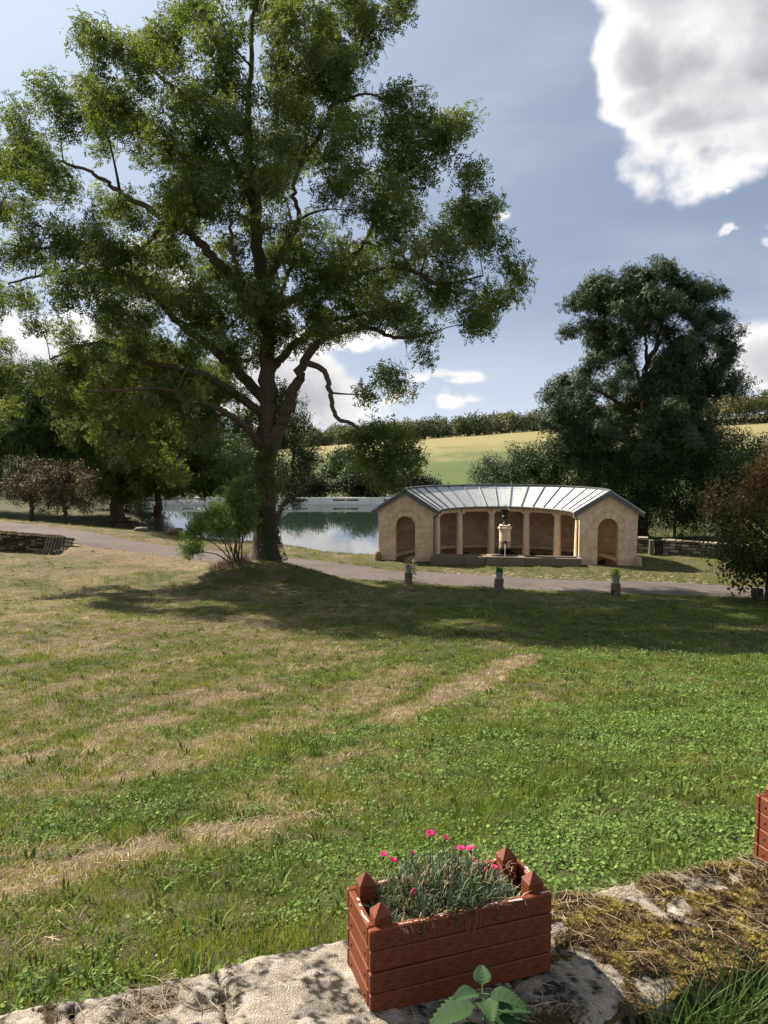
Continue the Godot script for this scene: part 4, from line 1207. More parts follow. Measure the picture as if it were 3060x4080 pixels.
	var tl := thing("bank_tree", "leafy tree at the far left edge of the picture above the fruit trees", "tree", Vector3(-35.0, 0.8, -66))
	plant(tl, simple_limbs(12.0, 0.4, 5.0, 7, r, 0.25), clumps_round(Vector3(0, 8.2, 0), Vector3(5.2, 4.8, 4.5), 44, 1.2, 1.8, r), 36.0, ash, 1.5, Color(0.075, 0.115, 0.03), Color(0.15, 0.2, 0.055), {"seed": 14, "twigs": 5})
	var bt := thing("leaning_tree", "dark leaning tree on the pond shore right behind the great trunk", "tree", Vector3(-6.9, -0.1, -49.4))
	plant(bt, [[[Vector3(0, -0.3, 0), Vector3(-0.1, 1.2, 0), Vector3(0.25, 2.2, 0), Vector3(1.0, 3.6, 0), Vector3(1.1, 7.5, 0)], 0.24, 0.04], [[Vector3(0.3, 2.3, 0), Vector3(1.6, 3.4, 0.3), Vector3(2.2, 4.6, 0.3)], 0.1, 0.03]],
		clumps_round(Vector3(0.9, 5.8, 0), Vector3(2.2, 3.9, 2.0), 44, 0.75, 1.15, r), 55.0, broad, 1.2, Color(0.02, 0.04, 0.016), Color(0.042, 0.07, 0.026), {"seed": 15, "twigs": 5})
	# fruit trees
	var russet := func(p: Vector3, c: Color, q: RandomNumberGenerator) -> Color:
		var k := Color(0.07, 0.075, 0.035).lerp(Color(0.14, 0.088, 0.056), q.randf())
		if q.randf() < 0.12: k = Color(0.26, 0.2, 0.14)
		return k * q.randf_range(0.65, 1.25)
	for s in [[Vector3(-23.2, 0.45, -55.7), "russet-leaved fruit tree with a thin dark trunk, right one of two across the road", 30], [Vector3(-26.3, 0.7, -57.2), "russet-leaved fruit tree with a stout trunk, left one of the two across the road", 31]]:
		var o := thing("fruit_tree", s[1], "tree", s[0], 0, "russet fruit trees on the left")
		plant(o, simple_limbs(3.6, 0.2, 2.0, 7, r, 0.3), clumps_round(Vector3(0.4, 2.8, 0), Vector3(3.2, 1.9, 2.4), 34, 0.65, 1.0, r), 52.0, broad, 1.15, Color(0.1, 0.08, 0.04), Color(0.1, 0.08, 0.04), {"seed": s[2], "twigs": 5, "tint": russet})
	for s in [[Vector3(-31.5, 1.0, -59), Vector3(2.2, 2.4, 1.8), "thin dusky shrub at the left edge beside the fruit trees"], [Vector3(-29.0, 0.5, -68), Vector3(5.0, 3.6, 3), "dark green shrub behind the fruit trees"], [Vector3(-39.0, 1.0, -71), Vector3(5.5, 4.2, 3), "tall dense green shrub at the far left edge behind the thin dusky one"], [Vector3(-25.5, -0.1, -76), Vector3(4.5, 3.6, 3), "dense green shrub on the bank between the two dark trunks"], [Vector3(-21.8, -0.2, -68.5), Vector3(0.9, 1.3, 0.9), "small grey-green bush at the water's edge behind the picnic table"], [Vector3(-20.2, -0.2, -64.0), Vector3(0.8, 0.8, 0.8), "low grey-green bush on the shore beside the pale-barked trunk"]]:
		var o := thing("shrub", s[2], "shrub", s[0])
		var R: Vector3 = s[1]
		plant(o, simple_limbs(R.y * 1.3, 0.06, R.x * 0.7, 4, r, 0.1), clumps_round(Vector3(0, R.y * 0.85, 0), R, 40 if R.x > 4.0 else 14, R.x * 0.28, R.x * 0.45, r), 46.0, broad, 1.2, Color(0.04, 0.06, 0.03), Color(0.085, 0.1, 0.05), {"seed": int(-s[0].z * 3), "twigs": 4})
	# young shoots left of the great trunk
	var ys := thing("young_ash", "sprawling young ash shoots leaning left from the foot of the great trunk", "shrub", Vector3(-6.95, 0.8, -35.8))
	var sl: Array = []
	var sc: Array = []
	for e in [Vector3(-1.3, 1.9, 0.3), Vector3(-1.9, 1.4, 0.6), Vector3(-0.8, 2.5, 0.2), Vector3(-0.1, 3.0, 0.4), Vector3(0.6, 3.6, 0.3), Vector3(-1.9, 0.5, 0.8), Vector3(0.4, 2.4, 0.6), Vector3(-0.7, 1.7, 0.9), Vector3(0.8, 1.8, 0.5), Vector3(0.2, 3.5, 0.5), Vector3(0.9, 2.9, 0.5)]:
		sl.append([[Vector3(r.randf_range(-0.2, 0.3), -0.2, r.randf_range(-0.2, 0.2)), e * 0.45 + Vector3(0, 0.1, 0), e], 0.04, 0.012])
		sc.append([e, Vector3(0.5, 0.42, 0.5)]); sc.append([e * 0.78 + Vector3(r.randf_range(-0.4, 0.4), 0.25, r.randf_range(-0.3, 0.3)), Vector3(0.55, 0.45, 0.5)])
	plant(ys, sl, sc, 85.0, ash, 1.15, Color(0.13, 0.22, 0.055), Color(0.26, 0.33, 0.1), {"seed": 40, "flare": 0.1, "bark": M.twig, "twigs": 5, "droop": 0.5})
	# dry stalks at its foot
	var db := thing("dry_brushwood", "brown heap of dry stalks and brambles at the foot of the young ash", "brushwood", Vector3(-7.2, 0.66, -35.6))
	var dg := Geo.new()
	for k in 620:
		var a := r.randf() * TAU
		var p := Vector3(cos(a) * 0.95, 0, sin(a) * 0.6) * sqrt(r.randf())
		p.y = ground(-7.2 + p.x, -35.6 + p.z) - 0.68
		var q := Color(0.15, 0.1, 0.06) * r.randf_range(0.5, 1.7)
		blade(dg, p, Vector3(r.randfn(), 0, r.randfn()) * 0.6, r.randf_range(0.15, 0.55), 0.014, q, q)
	part("stalks", dg, M.dry, db).set_meta("kind", "stuff")

	# the far side of the pond
	var hg := [[-9.5, 2.2, 7.0, "left part of the dark bramble hedge above the far pond wall"], [-2.5, 2.6, 5.5, "middle of the dark bramble hedge above the far pond wall, pale seed heads on top"], [3.5, 2.0, 5.0, "right part of the dark bramble hedge above the far pond wall"], [-19, 3.0, 7.0, "dark bushes above the far pond wall behind the great trunk"], [-29, 3.4, 7.0, "dark bushes above the left end of the far pond wall"]]
	for s in hg:
		var o := thing("bramble_hedge", s[3], "hedge", Vector3(s[0], 0.2, -90.4), 0, "hedge along the far pond wall")
		plant(o, simple_limbs(s[1], 0.06, s[2] * 0.4, 5, r, 0.1), clumps_round(Vector3(0, s[1] * 0.55, 0), Vector3(s[2] * 0.62, s[1] * 0.75, 1.5), 40, 0.8, 1.2, r), 22.0, far, 0.6, Color(0.014, 0.022, 0.01), Color(0.03, 0.036, 0.02), {"seed": int(s[0] + 90), "twigs": 4})
	for s in [[Vector3(-6.3, 0, -128), Vector3(4.2, 3.5, 3), "round green thicket on the field beyond the pond"], [Vector3(-2, 0, -118), Vector3(4.0, 2.0, 3), "lower green thicket at the right foot of the round one beyond the pond"], [Vector3(-24, 0, -120), Vector3(9, 5, 5), "thicket beyond the far pond wall seen left of the great trunk"], [Vector3(-44, 0, -125), Vector3(10, 5, 5), "pale thicket beyond the pond at the far left"]]:
		var at: Vector3 = s[0]; at.y = ground(at.x, at.z)
		var o := thing("thicket", s[2], "thicket", at)
		var R: Vector3 = s[1]
		plant(o, simple_limbs(R.y, 0.15, R.x * 0.5, 5, r, 0.1), clumps_round(Vector3(0, R.y * 0.35, 0), R, 46, 1.2, 2.0, r), 15.0, far, 1.0, Color(0.05, 0.09, 0.03), Color(0.1, 0.15, 0.05), {"seed": int(-at.x + 60), "twigs": 3})
	for k in 12:
		var x := 3.0 + k * 0.85 + r.randf_range(-0.2, 0.2)
		var z := -104.0 + k * 0.9
		var o := thing("sapling", "%s sapling from the left in the thin dark row at the foot of the field" % ["first", "second", "third", "fourth", "fifth", "sixth", "seventh", "eighth", "ninth", "tenth", "eleventh", "twelfth"][k], "sapling", Vector3(x, ground(x, z), z), 0, "row of saplings on the field")
		var g := Geo.new()
		var h := r.randf_range(0.7, 1.5)
		g.tube([Vector3.ZERO, Vector3.UP * h], [0.04, 0.02], 5)
		var st := part("stem", g, M.twig, o)
		var lf := Geo.new()
		for i in 70:
			var d := Vector3(r.randfn(), r.randfn(), r.randfn()).normalized()
			leaf_face(lf, Vector3.UP * h * 0.6 + d * Vector3(0.4, 0.6, 0.4) * h * 0.6 * r.randf(), d, d.cross(Vector3(0.3, 1, 0.1)).normalized(), 0.2, 0.13, Color(0.03, 0.045, 0.02) * r.randf_range(0.7, 1.3))
		part("foliage", lf, M.shade_leaf, o)

	# woods along the crest
	var wood_far: Array = [far_sprig(30, 22, 1.0, 0.62).mesh(M.shade_leaf), far_sprig(31, 22, 1.0, 0.7).mesh(M.shade_leaf)]
	for row in [["left", -330.0, -36.0], ["middle", -36.0, 100.0], ["right", 100.0, 330.0]]:
		var o := thing("crest_wood", {"left": "distant wood along the hilltop seen at the left and between the left-hand trees", "middle": "distant wood along the hilltop between the great ash and the dark ash", "right": "sunlit distant wood along the hilltop right of the dark ash"}[row[0]], "wood", Vector3.ZERO)
		o.set_meta("kind", "stuff")
		var tk := Geo.new()
		var l: Array[Transform3D] = []
		var cs := PackedColorArray()
		for depth in 3:
			var x: float = row[1]
			while x < row[2]:
				x += r.randf_range(4.0, 6.5) * (1.0 if absf(x) < 150 else 1.6)
				var z := -402.0 - depth * 11.0 - r.randf() * 8.0 + (25.0 if x > 110 else 0.0) * 0.0
				var y := ground(x, z)
				var h := r.randf_range(7.0, 12.5)
				if x > 110: h += 1.5
				tk.tube([Vector3(x, y - 0.5, z), Vector3(x, y + h * 0.7, z)], [0.25, 0.12], 5, false)
				var c := Color(0.075, 0.105, 0.05).lerp(Color(0.24, 0.23, 0.09), r.randf() * r.randf())
				var R := h * r.randf_range(0.36, 0.48)
				for i in 52:
					var d := Vector3(r.randfn(), r.randfn(), r.randfn()).normalized() * pow(r.randf(), 0.35)
					l.append(Transform3D(Basis(Vector3(d.z, 0.3, d.x).normalized(), r.randf() * TAU).scaled(Vector3.ONE * R * 0.33), Vector3(x, y + h * 0.5, z) + d * Vector3(R, h * 0.5, R)))
					cs.append(c * r.randf_range(0.7, 1.35))
		part("trunks", tk, M.twig, o).set_meta("kind", "stuff")
		scatter("foliage", wood_far[0], l, cs, o)
	# hedge between the two upper fields on the right
	var hl: Array[Transform3D] = []
	var hc := PackedColorArray()
	var hh := thing("field_hedge", "dark hedge between two fields on the right-hand hillside", "hedge", Vector3.ZERO)
	for k in 420:
		var x := 110.0 + k * 0.42
		var z := -342.0 + r.randf_range(-2, 2)
		hl.append(Transform3D(Basis(Vector3.UP, r.randf() * TAU).scaled(Vector3.ONE * 1.7), Vector3(x, ground(x, z) + r.randf_range(0.3, 3.0), z)))
		hc.append(Color(0.026, 0.036, 0.016) * r.randf_range(0.7, 1.3))
	scatter("foliage", wood_far[1], hl, hc, hh)


# ---------------------------------------------------------------- things by the road and the pond
func dry_wall(o: Node3D, a: Vector3, b: Vector3, h0: float, h1: float, thick: float, tones: Array, r: RandomNumberGenerator) -> void:
	# a to b along the foot; stones on the face that looks to the camera (left of a to b is behind)
	var d := b - a
	var L := Vector2(d.x, d.z).length()
	var x := Vector3(d.x, 0, d.z).normalized()
	var out := Vector3(-x.z, 0, x.x)
	if out.z < 0: out = -out
	var core := Geo.new()
	core.col = Color(0.07, 0.06, 0.05)
	var n := maxi(2, int(L / 1.0))
	for k in n:
		var u := (k + 0.5) / n
		var p := a.lerp(b, u); var h := lerpf(h0, h1, u)
		core.box(Transform3D(Basis(x, Vector3.UP, x.cross(Vector3.UP)), p + Vector3.UP * (h / 2 - 0.2) - out * thick * 0.5), Vector3(L / n + 0.001, h + 0.3, thick - 0.06))
	part("core", core, M.rubble, o)
	var rows := maxi(4, int(maxf(h0, h1) / 0.17))
	for j in rows:
		var s := r.randf() * -0.2
		while s < L:
			var w := r.randf_range(0.22, 0.6)
			var u := clampf((s + w / 2) / L, 0, 1)
			var h := lerpf(h0, h1, u)
			var y := h * (j + 0.5) / rows
			var top := j == rows - 1
			var g := Geo.new()
			var q := r.randf_range(0.5, 1.15)
			var c: Color = tones[r.randi() % tones.size()]
			g.col = Color(c.r * q, c.g * q, c.b * q)
			var tilt := Basis(x, Vector3.UP, x.cross(Vector3.UP)) * Basis(Vector3.BACK, r.randf_range(-0.05, 0.05))
			var pr := r.randf_range(0.0, 0.05) + (0.03 if top else 0.0)
			g.box(Transform3D(tilt, a.lerp(b, u) + Vector3.UP * (y + (0.02 if top else 0.0)) + out * (pr - (thick * 0.5 if top else 0.09))), Vector3(w - 0.025, h / rows - r.randf_range(0.012, 0.035), thick + 0.04 if top else 0.2), 0.025)
			part("wall_stone", g, M.rubble, o)
			s += w

func log_stump(o: Node3D, h: float, rad: float, r: RandomNumberGenerator) -> void:
	var g := Geo.new()
	g.tube([Vector3(0, -0.15, 0), Vector3(0, 0.05, 0), Vector3(0.01, h * 0.5, 0), Vector3(0, h, 0)], [rad * 1.18, rad * 1.08, rad * 0.96, rad], 18, false, 0.07, r)
	part("bark", g, M.stump, o)
	var c := Geo.new()
	c.col = Color(1.1, 1.0, 0.9)
	c.lathe([Vector2(rad * 0.985, h - 0.02), Vector2(rad * 0.95, h + 0.004), Vector2(0, h + 0.008)], 18)
	part("cut_top", c, M.stump, o)

func make_things() -> void:
	var r := RandomNumberGenerator.new(); r.seed = 31
	# stumps that line the road
	var stumps := [[Vector3(1.08, 0.06, -33.8), 0.47, 0.17, "left one of the four cut log stumps, with a trailing plant pot on top"], [Vector3(4.85, 0.04, -32.0), 0.52, 0.2, "second log stump from the left, with a bushy green plant pot on top"], [Vector3(9.3, 0.04, -30.5), 0.6, 0.19, "third log stump from the left, pale split bark, with a yellow-green plant pot on top"], [Vector3(14.4, 0.04, -29.3), 0.6, 0.22, "rightmost log stump, half hidden under the brown-leaved tree"]]
	for s in stumps:
		var o := thing("log_stump", s[3], "stump", s[0], r.randf() * 6.0, "log stumps along the road edge")
		log_stump(o, s[1], s[2], r)
		if s[0].x > 9.0:
			var kg := Geo.new(); kg.col = Color(0.45, 0.4, 0.36)
			kg.rock(Vector3(0.07, 0.12, 0.04), 4, 0.2, 1.5, 8, Vector3(0.05, s[1] * 0.45, s[2] * 0.95))
			part("knot", kg, M.stump, o)
	for k in 3:
		var s: Array = stumps[k]
		var at: Vector3 = s[0] + Vector3.UP * (s[1] + 0.008)
		var R := [0.15, 0.16, 0.17][k] as float
		var H := [0.3, 0.29, 0.32][k] as float
		var o := thing("flower_pot", ["grey flower pot on the left log stump", "grey flower pot on the second log stump", "grey flower pot on the third log stump"][k], "flower pot", at, 0, "grey pots on the log stumps")
		var g := Geo.new()
		g.lathe([Vector2(0, 0.0), Vector2(R * 0.72, 0.0), Vector2(R * 0.95, H * 0.78), Vector2(R * 1.04, H * 0.78), Vector2(R * 1.08, H), Vector2(R * 1.0, H), Vector2(R * 0.92, H * 0.85)], 24)
		part("shell", g, M.plastic, o)
		var so := Geo.new()
		so.lathe([Vector2(R * 0.94, H * 0.86), Vector2(0, H * 0.9)], 18)
		part("soil", so, M.soil, o)
		var p := thing("potted_plant", ["straggly pale plant trailing from the pot on the left stump", "bushy dark green plant in the pot on the second stump", "bright yellow-green plant in the pot on the third stump"][k], "plant", at + Vector3.UP * H * 0.88)
		var f := Geo.new()
		var c := [Color(0.2, 0.21, 0.1), Color(0.09, 0.17, 0.05), Color(0.3, 0.36, 0.07)][k] as Color
		if k == 1:
			for i in 260:
				var a := r.randf() * TAU
				blade(f, Vector3(cos(a), 0, sin(a)) * 0.13 * sqrt(r.randf()), Vector3(cos(a), 0, sin(a)) * r.randf_range(0.1, 0.7), r.randf_range(0.15, 0.36), 0.014, c * r.randf_range(0.6, 1.2), c * r.randf_range(0.9, 1.6))
		else:
			for i in 230:
				var d := Vector3(r.randfn(), absf(r.randfn()) * 0.9 + 0.1, r.randfn()).normalized()
				var at2 := d * Vector3(0.26, 0.3, 0.26) * pow(r.randf(), 0.5)
				if k == 0 and i > 120: at2 = Vector3(0.14, -0.5 * r.randf(), 0.08) + Vector3(r.randfn(), r.randfn(), r.randfn()) * 0.06 + Vector3(0.08, 0, 0.03)
				if k == 0 and i < 60: at2 += Vector3(0.06, 0.18, 0)
				leaf_face(f, at2, d, d.cross(Vector3(0.2, 1, 0.3)).normalized(), r.randf_range(0.06, 0.11), 0.045, c * r.randf_range(0.65, 1.5))
			for i in 14:
				var d := Vector3(r.randfn() * 0.5, 1, r.randfn() * 0.5).normalized()
				f.col = c * 0.5
				f.tube([Vector3.ZERO, d * 0.3], [0.006, 0.004], 4, false)
		part("foliage", f, M.flesh, p)

	# wall and pallet at the left
	var tones := [Color(0.34, 0.29, 0.2), Color(0.24, 0.2, 0.14), Color(0.11, 0.095, 0.07), Color(0.06, 0.052, 0.042), Color(0.07, 0.06, 0.05)]
	var lw := thing("dry_stone_wall", "dark mossy dry-stone retaining wall below the road at the left edge", "wall", Vector3(-26.5, 0.0, -45.6))
	dry_wall(lw, Vector3(0, 0.05, 0), Vector3(7.9, 0.12, 1.7), 1.25, 0.78, 0.5, tones, r)
	var mg: Array[Transform3D] = []
	var mc := PackedColorArray()
	for k in 500:
		var u := r.randf()
		mg.append(Transform3D(Basis(Vector3.UP, r.randf() * TAU).scaled(Vector3.ONE * r.randf_range(1.0, 2.2)), Vector3(7.9 * u, lerpf(1.3, 0.9, u), 1.7 * u - r.randf() * 0.5)))
		mc.append(Color(0.12, 0.1, 0.03).lerp(Color(0.2, 0.16, 0.08), r.randf()))
	scatter("moss", grass_tuft(50, 14, 0.06, 0.05, 0.008).mesh(M.dry), mg, mc, lw)
	var pa := thing("pallet", "dark grey wooden pallet leaning against the end of the left stone wall", "pallet", Vector3(-18.55, 0.06, -43.1), -0.42)
	var lean := Basis(Vector3.RIGHT, -0.42)
	for k in 9:
		var g := Geo.new()
		var q := r.randf_range(0.7, 1.3)
		g.col = Color(q, q, q * 1.05)
		g.box(Transform3D(lean * Basis(Vector3.BACK, r.randf_range(-0.02, 0.02)), lean * Vector3(-0.94 + k * 0.235, 0.5, 0.02)), Vector3(0.14, 1.0, 0.025), 0.004)
		part("slat", g, M.darkwood, pa)
	for k in 3:
		var g := Geo.new()
		g.box(Transform3D(lean, lean * Vector3(0, 0.08 + k * 0.42, -0.045)), Vector3(2.05, 0.1, 0.095), 0.005)
		part("bearer", g, M.darkwood, pa)

	# picnic table
	var pt := thing("picnic_table", "brown wooden picnic table with attached benches on the grass by the pond", "picnic table", Vector3(-19.7, ground(-19.7, -57.2), -57.2), 0.12)
	for k in 5:
		var g := Geo.new(); var q := r.randf_range(0.9, 1.3); g.col = Color(q, q, q)
		g.box(Transform3D(Basis(), Vector3(0, 0.75, -0.32 + k * 0.16)), Vector3(1.55, 0.04, 0.15), 0.006)
		part("table_board", g, M.brownwood, pt)
	for s in [-1.0, 1.0]:
		for k in 2:
			var g := Geo.new()
			g.box(Transform3D(Basis(Vector3.UP, PI / 2), Vector3(s * 0.92 + k * s * 0.14 - s * 0.0, 0.45, 0)), Vector3(1.6, 0.04, 0.13), 0.006)
			part("bench_board", g, M.brownwood, pt)
		for e in [-1.0, 1.0]:
			var g := Geo.new()
			g.box(Transform3D(Basis(Vector3.BACK, e * 0.5), Vector3(e * 0.48, 0.37, s * 0.5)), Vector3(0.1, 0.9, 0.05), 0.005)
			part("leg", g, M.brownwood, pt)
		var cg := Geo.new()
		cg.box(Transform3D(Basis(), Vector3(0, 0.41, s * 0.55)), Vector3(2.2, 0.1, 0.04), 0.005)
		part("bench_bearer", cg, M.brownwood, pt)
	for s in [[Vector3(-16.3, -0.05, -51.4), Vector3(0.46, 0.2, 0.3), "flat grey lichen-covered boulder beside the road, the left one of two"], [Vector3(-13.75, -0.02, -50.4), Vector3(0.5, 0.34, 0.36), "dark squared boulder beside the road, the right one of two"]]:
		var at: Vector3 = s[0]; at.y = ground(at.x, at.z)
		var o := thing("boulder", s[2], "boulder", at, 0.2)
		var g := Geo.new(); g.col = Color(0.24, 0.21, 0.19) if s[1].y < 0.3 else Color(0.15, 0.11, 0.09)
		g.rock(s[1], int(-at.x), 0.3, 0.9, 14, Vector3(0, s[1].y * 0.55, 0))
		part("stone", g, M.rubble, o)
	var nb := thing("nest_box", "flat brown wooden box fixed to the pale trunk on the left shore", "nest box", Vector3(-17.5, 1.05, -59.13), 0.0)
	var ng := Geo.new()
	ng.box(Transform3D(Basis(), Vector3(0, 0, 0.03)), Vector3(0.5, 0.85, 0.14), 0.01)
	part("board", ng, M.brownwood, nb)
	var nr := Geo.new()
	nr.box(Transform3D(Basis(Vector3.RIGHT, 0.2), Vector3(0, 0.47, 0.06)), Vector3(0.6, 0.04, 0.28), 0.006)
	part("roof", nr, M.brownwood, nb)
	# far wall of the pond
	var fw := thing("pond_wall", "long white concrete wall with horizontal slots along the far side of the pond", "wall", Vector3(-30.5, 0, -88))
	var x := 0.0
	var k2 := 0
	while x < 50.0:
		var o := Node3D.new()
		name_it(o, "wall_panel", fw)
		o.position = Vector3(x + 2.9, 0, 0)
		var q := r.randf_range(0.9, 1.05)
		for bx in [[Vector3(0, 0.21, 0), Vector3(5.78, 0.22, 0.25)], [Vector3(0, -0.78, 0), Vector3(5.78, 1.32, 0.25)], [Vector3(-2.17, -0.01, 0), Vector3(1.44, 0.22, 0.25)], [Vector3(2.17, -0.01, 0), Vector3(1.44, 0.22, 0.25)], [Vector3(0, -0.01, 0), Vector3(0.12, 0.22, 0.2)]]:
			var g := Geo.new(); g.col = Color(q, q, q)
			g.box(Transform3D(Basis(), bx[0]), bx[1], 0.012)
			part("slab", g, M.concrete, o)
		x += 5.8
		k2 += 1
	# wall at the right
	var rtones := [Color(0.3, 0.28, 0.25), Color(0.2, 0.185, 0.165), Color(0.42, 0.4, 0.37), Color(0.15, 0.14, 0.12)]
	var rw := thing("dry_stone_wall", "grey dry-stone wall running from the wash-house to the right behind the brown-leaved tree", "wall", Vector3(15.7, 0, -43.0))
	dry_wall(rw, Vector3(0, 0, 0), Vector3(8.5, 0, 4.2), 0.9, 0.72, 0.5, rtones, r)
	var rw2 := thing("dry_stone_wall", "short stretch of stone wall in the shade right behind the right gable", "wall", Vector3(13.4, 0, -44.6))
	dry_wall(rw2, Vector3(0, 0, 0), Vector3(1.7, 0, 0.7), 0.9, 0.9, 0.45, rtones, r)
	var gp := thing("gate_post", "dark upright stone post with a plank door at the gap in the grey stone wall", "gate", Vector3(15.25, 0, -43.05), -0.2)
	var g1 := Geo.new(); g1.col = Color(0.2, 0.19, 0.18)
	g1.box(Transform3D(Basis(), Vector3(-0.16, 0.4, 0)), Vector3(0.26, 0.95, 0.24), 0.03)
	part("post", g1, M.rubble, gp)
	for k in 3:
		var g := Geo.new()
		g.box(Transform3D(Basis(), Vector3(0.09 + k * 0.15, 0.42, 0.0)), Vector3(0.14, 0.84, 0.05), 0.006)
		part("plank", g, M.darkwood, gp)
	# stones set in the turf before the wash-house
	var cs := Geo.new()
	for k in 230:
		var u := r.randf()
		var p := Vector3(r.randf_range(3.0, 14.6), 0, 0)
		var z1 := near_edge(p.x)
		p.z = z1 - 0.12 - pow(r.randf(), 1.6) * (2.4 if p.x > 9.0 else 1.3)
		if p.z < -39.0 + 0.13 * (p.x - 6.4): continue
		p.y = ground(p.x, p.z) + 0.004
		var q := r.randf_range(0.6, 1.1)
		cs.col = Color(0.33 * q, 0.29 * q, 0.22 * q)
		cs.rock(Vector3(r.randf_range(0.05, 0.13), 0.025, r.randf_range(0.04, 0.08)), k, 0.25, 1.5, 5, p)
	var co := put("cobbles", cs.mesh(M.rubble))
	tag(co, "pale cobbles sunk in the turf between the road and the wash-house", "cobbles")
	co.set_meta("kind", "stuff")

func near_edge(x: float) -> float:                # far edge of the road at x
	for k in road.size() - 1:
		if x <= road[k + 1].x:
			return lerpf(road[k].z, road[k + 1].z, (x - road[k].x) / (road[k + 1].x - road[k].x)) - ROAD_HALF
	return -30.0


# ---------------------------------------------------------------- the wall and what stands on it
const TOP := 4.44
const WALL_TURN := 0.3185                  # the wall's length runs to the right and away

func along_wall(u: float, v: float, y := 0.0) -> Vector3:      # u along, v from the far edge towards the camera
	var x := Vector3(cos(WALL_TURN), 0, -sin(WALL_TURN))
	var n := Vector3(sin(WALL_TURN), 0, cos(WALL_TURN))
	return Vector3(0, TOP + y, -2.5) + x * u + n * v

func coping(parent: Node, u0: float, u1: float, v0: float, v1: float, y: float, sd: int, mossy: float) -> void:
	# a stone with rough broken edges; its top is a fine net
	var f := FastNoiseLite.new(); f.seed = sd; f.frequency = 1.0; f.fractal_octaves = 5; f.fractal_gain = 0.58
	var g := Geo.new()
	var nu := int((u1 - u0) / 0.011) + 2
	var nv := int((v1 - v0) / 0.011) + 2
	var ring := 7
	for j in range(-ring, nv + ring + 1):
		for i in range(-ring, nu + ring + 1):
			var a := clampf(float(i) / nu, 0, 1); var b := clampf(float(j) / nv, 0, 1)
			var u := lerpf(u0, u1, a); var v := lerpf(v0, v1, b)
			var ox := float(maxi(0, maxi(-i, i - nu))); var oy := float(maxi(0, maxi(-j, j - nv)))
			var down := maxf(ox, oy)
			var edge := minf(minf(u - u0, u1 - u), minf(v - v0, v1 - v))
			var n1 := f.get_noise_2d(u * 3.2, v * 3.2)
			var n2 := f.get_noise_2d(u * 14.0 + 40.0, v * 14.0)
			var n3 := f.get_noise_2d(u * 50.0 + 90.0, v * 50.0)
			var h := y + 0.016 * n1 + 0.008 * n2 + 0.003 * n3
			h -= 0.014 * exp(-edge / 0.014) + 0.025 * maxf(0.0, n1 + 0.1) * exp(-edge / 0.05)
			if down > 0: h -= [0.0, 0.012, 0.035, 0.075, 0.13, 0.2, 0.3, 0.45][int(down)]
			var push := 0.0
			if down > 0: push = 0.012 * minf(down, 2.0) + 0.02 * f.get_noise_3d(u * 9.0, v * 9.0, down * 0.6)
			var du := -push if i < 0 else (push if i > nu else 0.0)
			var dv := -push if j < 0 else (push if j > nv else 0.0)
			du *= 0.2; du += 0.012 * n2 * exp(-edge / 0.03)
			dv += 0.02 * f.get_noise_2d(u * 6.0, 7.0 + (0.0 if v < (v0 + v1) / 2 else 50.0)) * exp(-minf(v - v0, v1 - v) / 0.05)
			# pale stone, grey lichen, dark crusts, whitish bloom
			var l1 := f.get_noise_2d(u * 5.0 + 11.0, v * 5.0 + 5.0)
			var l2 := f.get_noise_2d(u * 24.0 + 31.0, v * 24.0 + 15.0)
			var k := Color(0.46, 0.42, 0.345).lerp(Color(0.57, 0.535, 0.455), clampf(0.5 + n2, 0, 1))
			k = k.lerp(Color(0.27, 0.255, 0.235), smoothstep(-0.02, 0.2, l1 + 0.5 * l2 + mossy * 0.35))
			k = k.lerp(Color(0.62, 0.61, 0.58), 0.8 * smoothstep(0.3, 0.42, f.get_noise_2d(u * 8.0 + 70.0, v * 8.0)))
			k = k.lerp(Color(0.045, 0.04, 0.032), smoothstep(0.3, 0.36, 0.75 * l2 + 0.95 * l1 + mossy * 0.25))
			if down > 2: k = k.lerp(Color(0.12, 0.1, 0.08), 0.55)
			g.vert(along_wall(u + du, v + dv, h), k)
	var w := nu + 2 * ring + 1
	for j in nv + 2 * ring:
		for i in w - 1:
			var q := j * w + i
			g.tri_i(q, q + w, q + w + 1); g.tri_i(q, q + w + 1, q + 1)
	part("coping_stone", g, M.lime, parent)

func moss_height(u: float, v: float, f: FastNoiseLite) -> float:    # moss over the stone, below zero where there is none
	var edge := minf(v + 0.01, 0.55 - v)
	var m := 0.012 + 0.03 * f.get_noise_2d(u * 4.0, v * 4.0) + 0.02 * f.get_noise_2d(u * 13.0, v * 13.0)
	m += 0.03 * smoothstep(0.45, 0.75, u) - 0.022 - 0.03 * exp(-edge / 0.03)
	for h in [[0.93, 0.07, 0.09], [1.03, 0.2, 0.07], [0.52, 0.44, 0.11], [0.72, 0.5, 0.05], [1.24, 0.1, 0.09], [0.4, 0.56, 0.08], [1.52, 0.36, 0.06]]:
		m -= 0.06 * exp(-(pow((u - h[0]) / h[2], 2) + pow((v - h[1]) / (h[2] * 0.7), 2)))
	if u < 0.42: m -= 0.1 * (0.42 - u) / 0.25
	return m

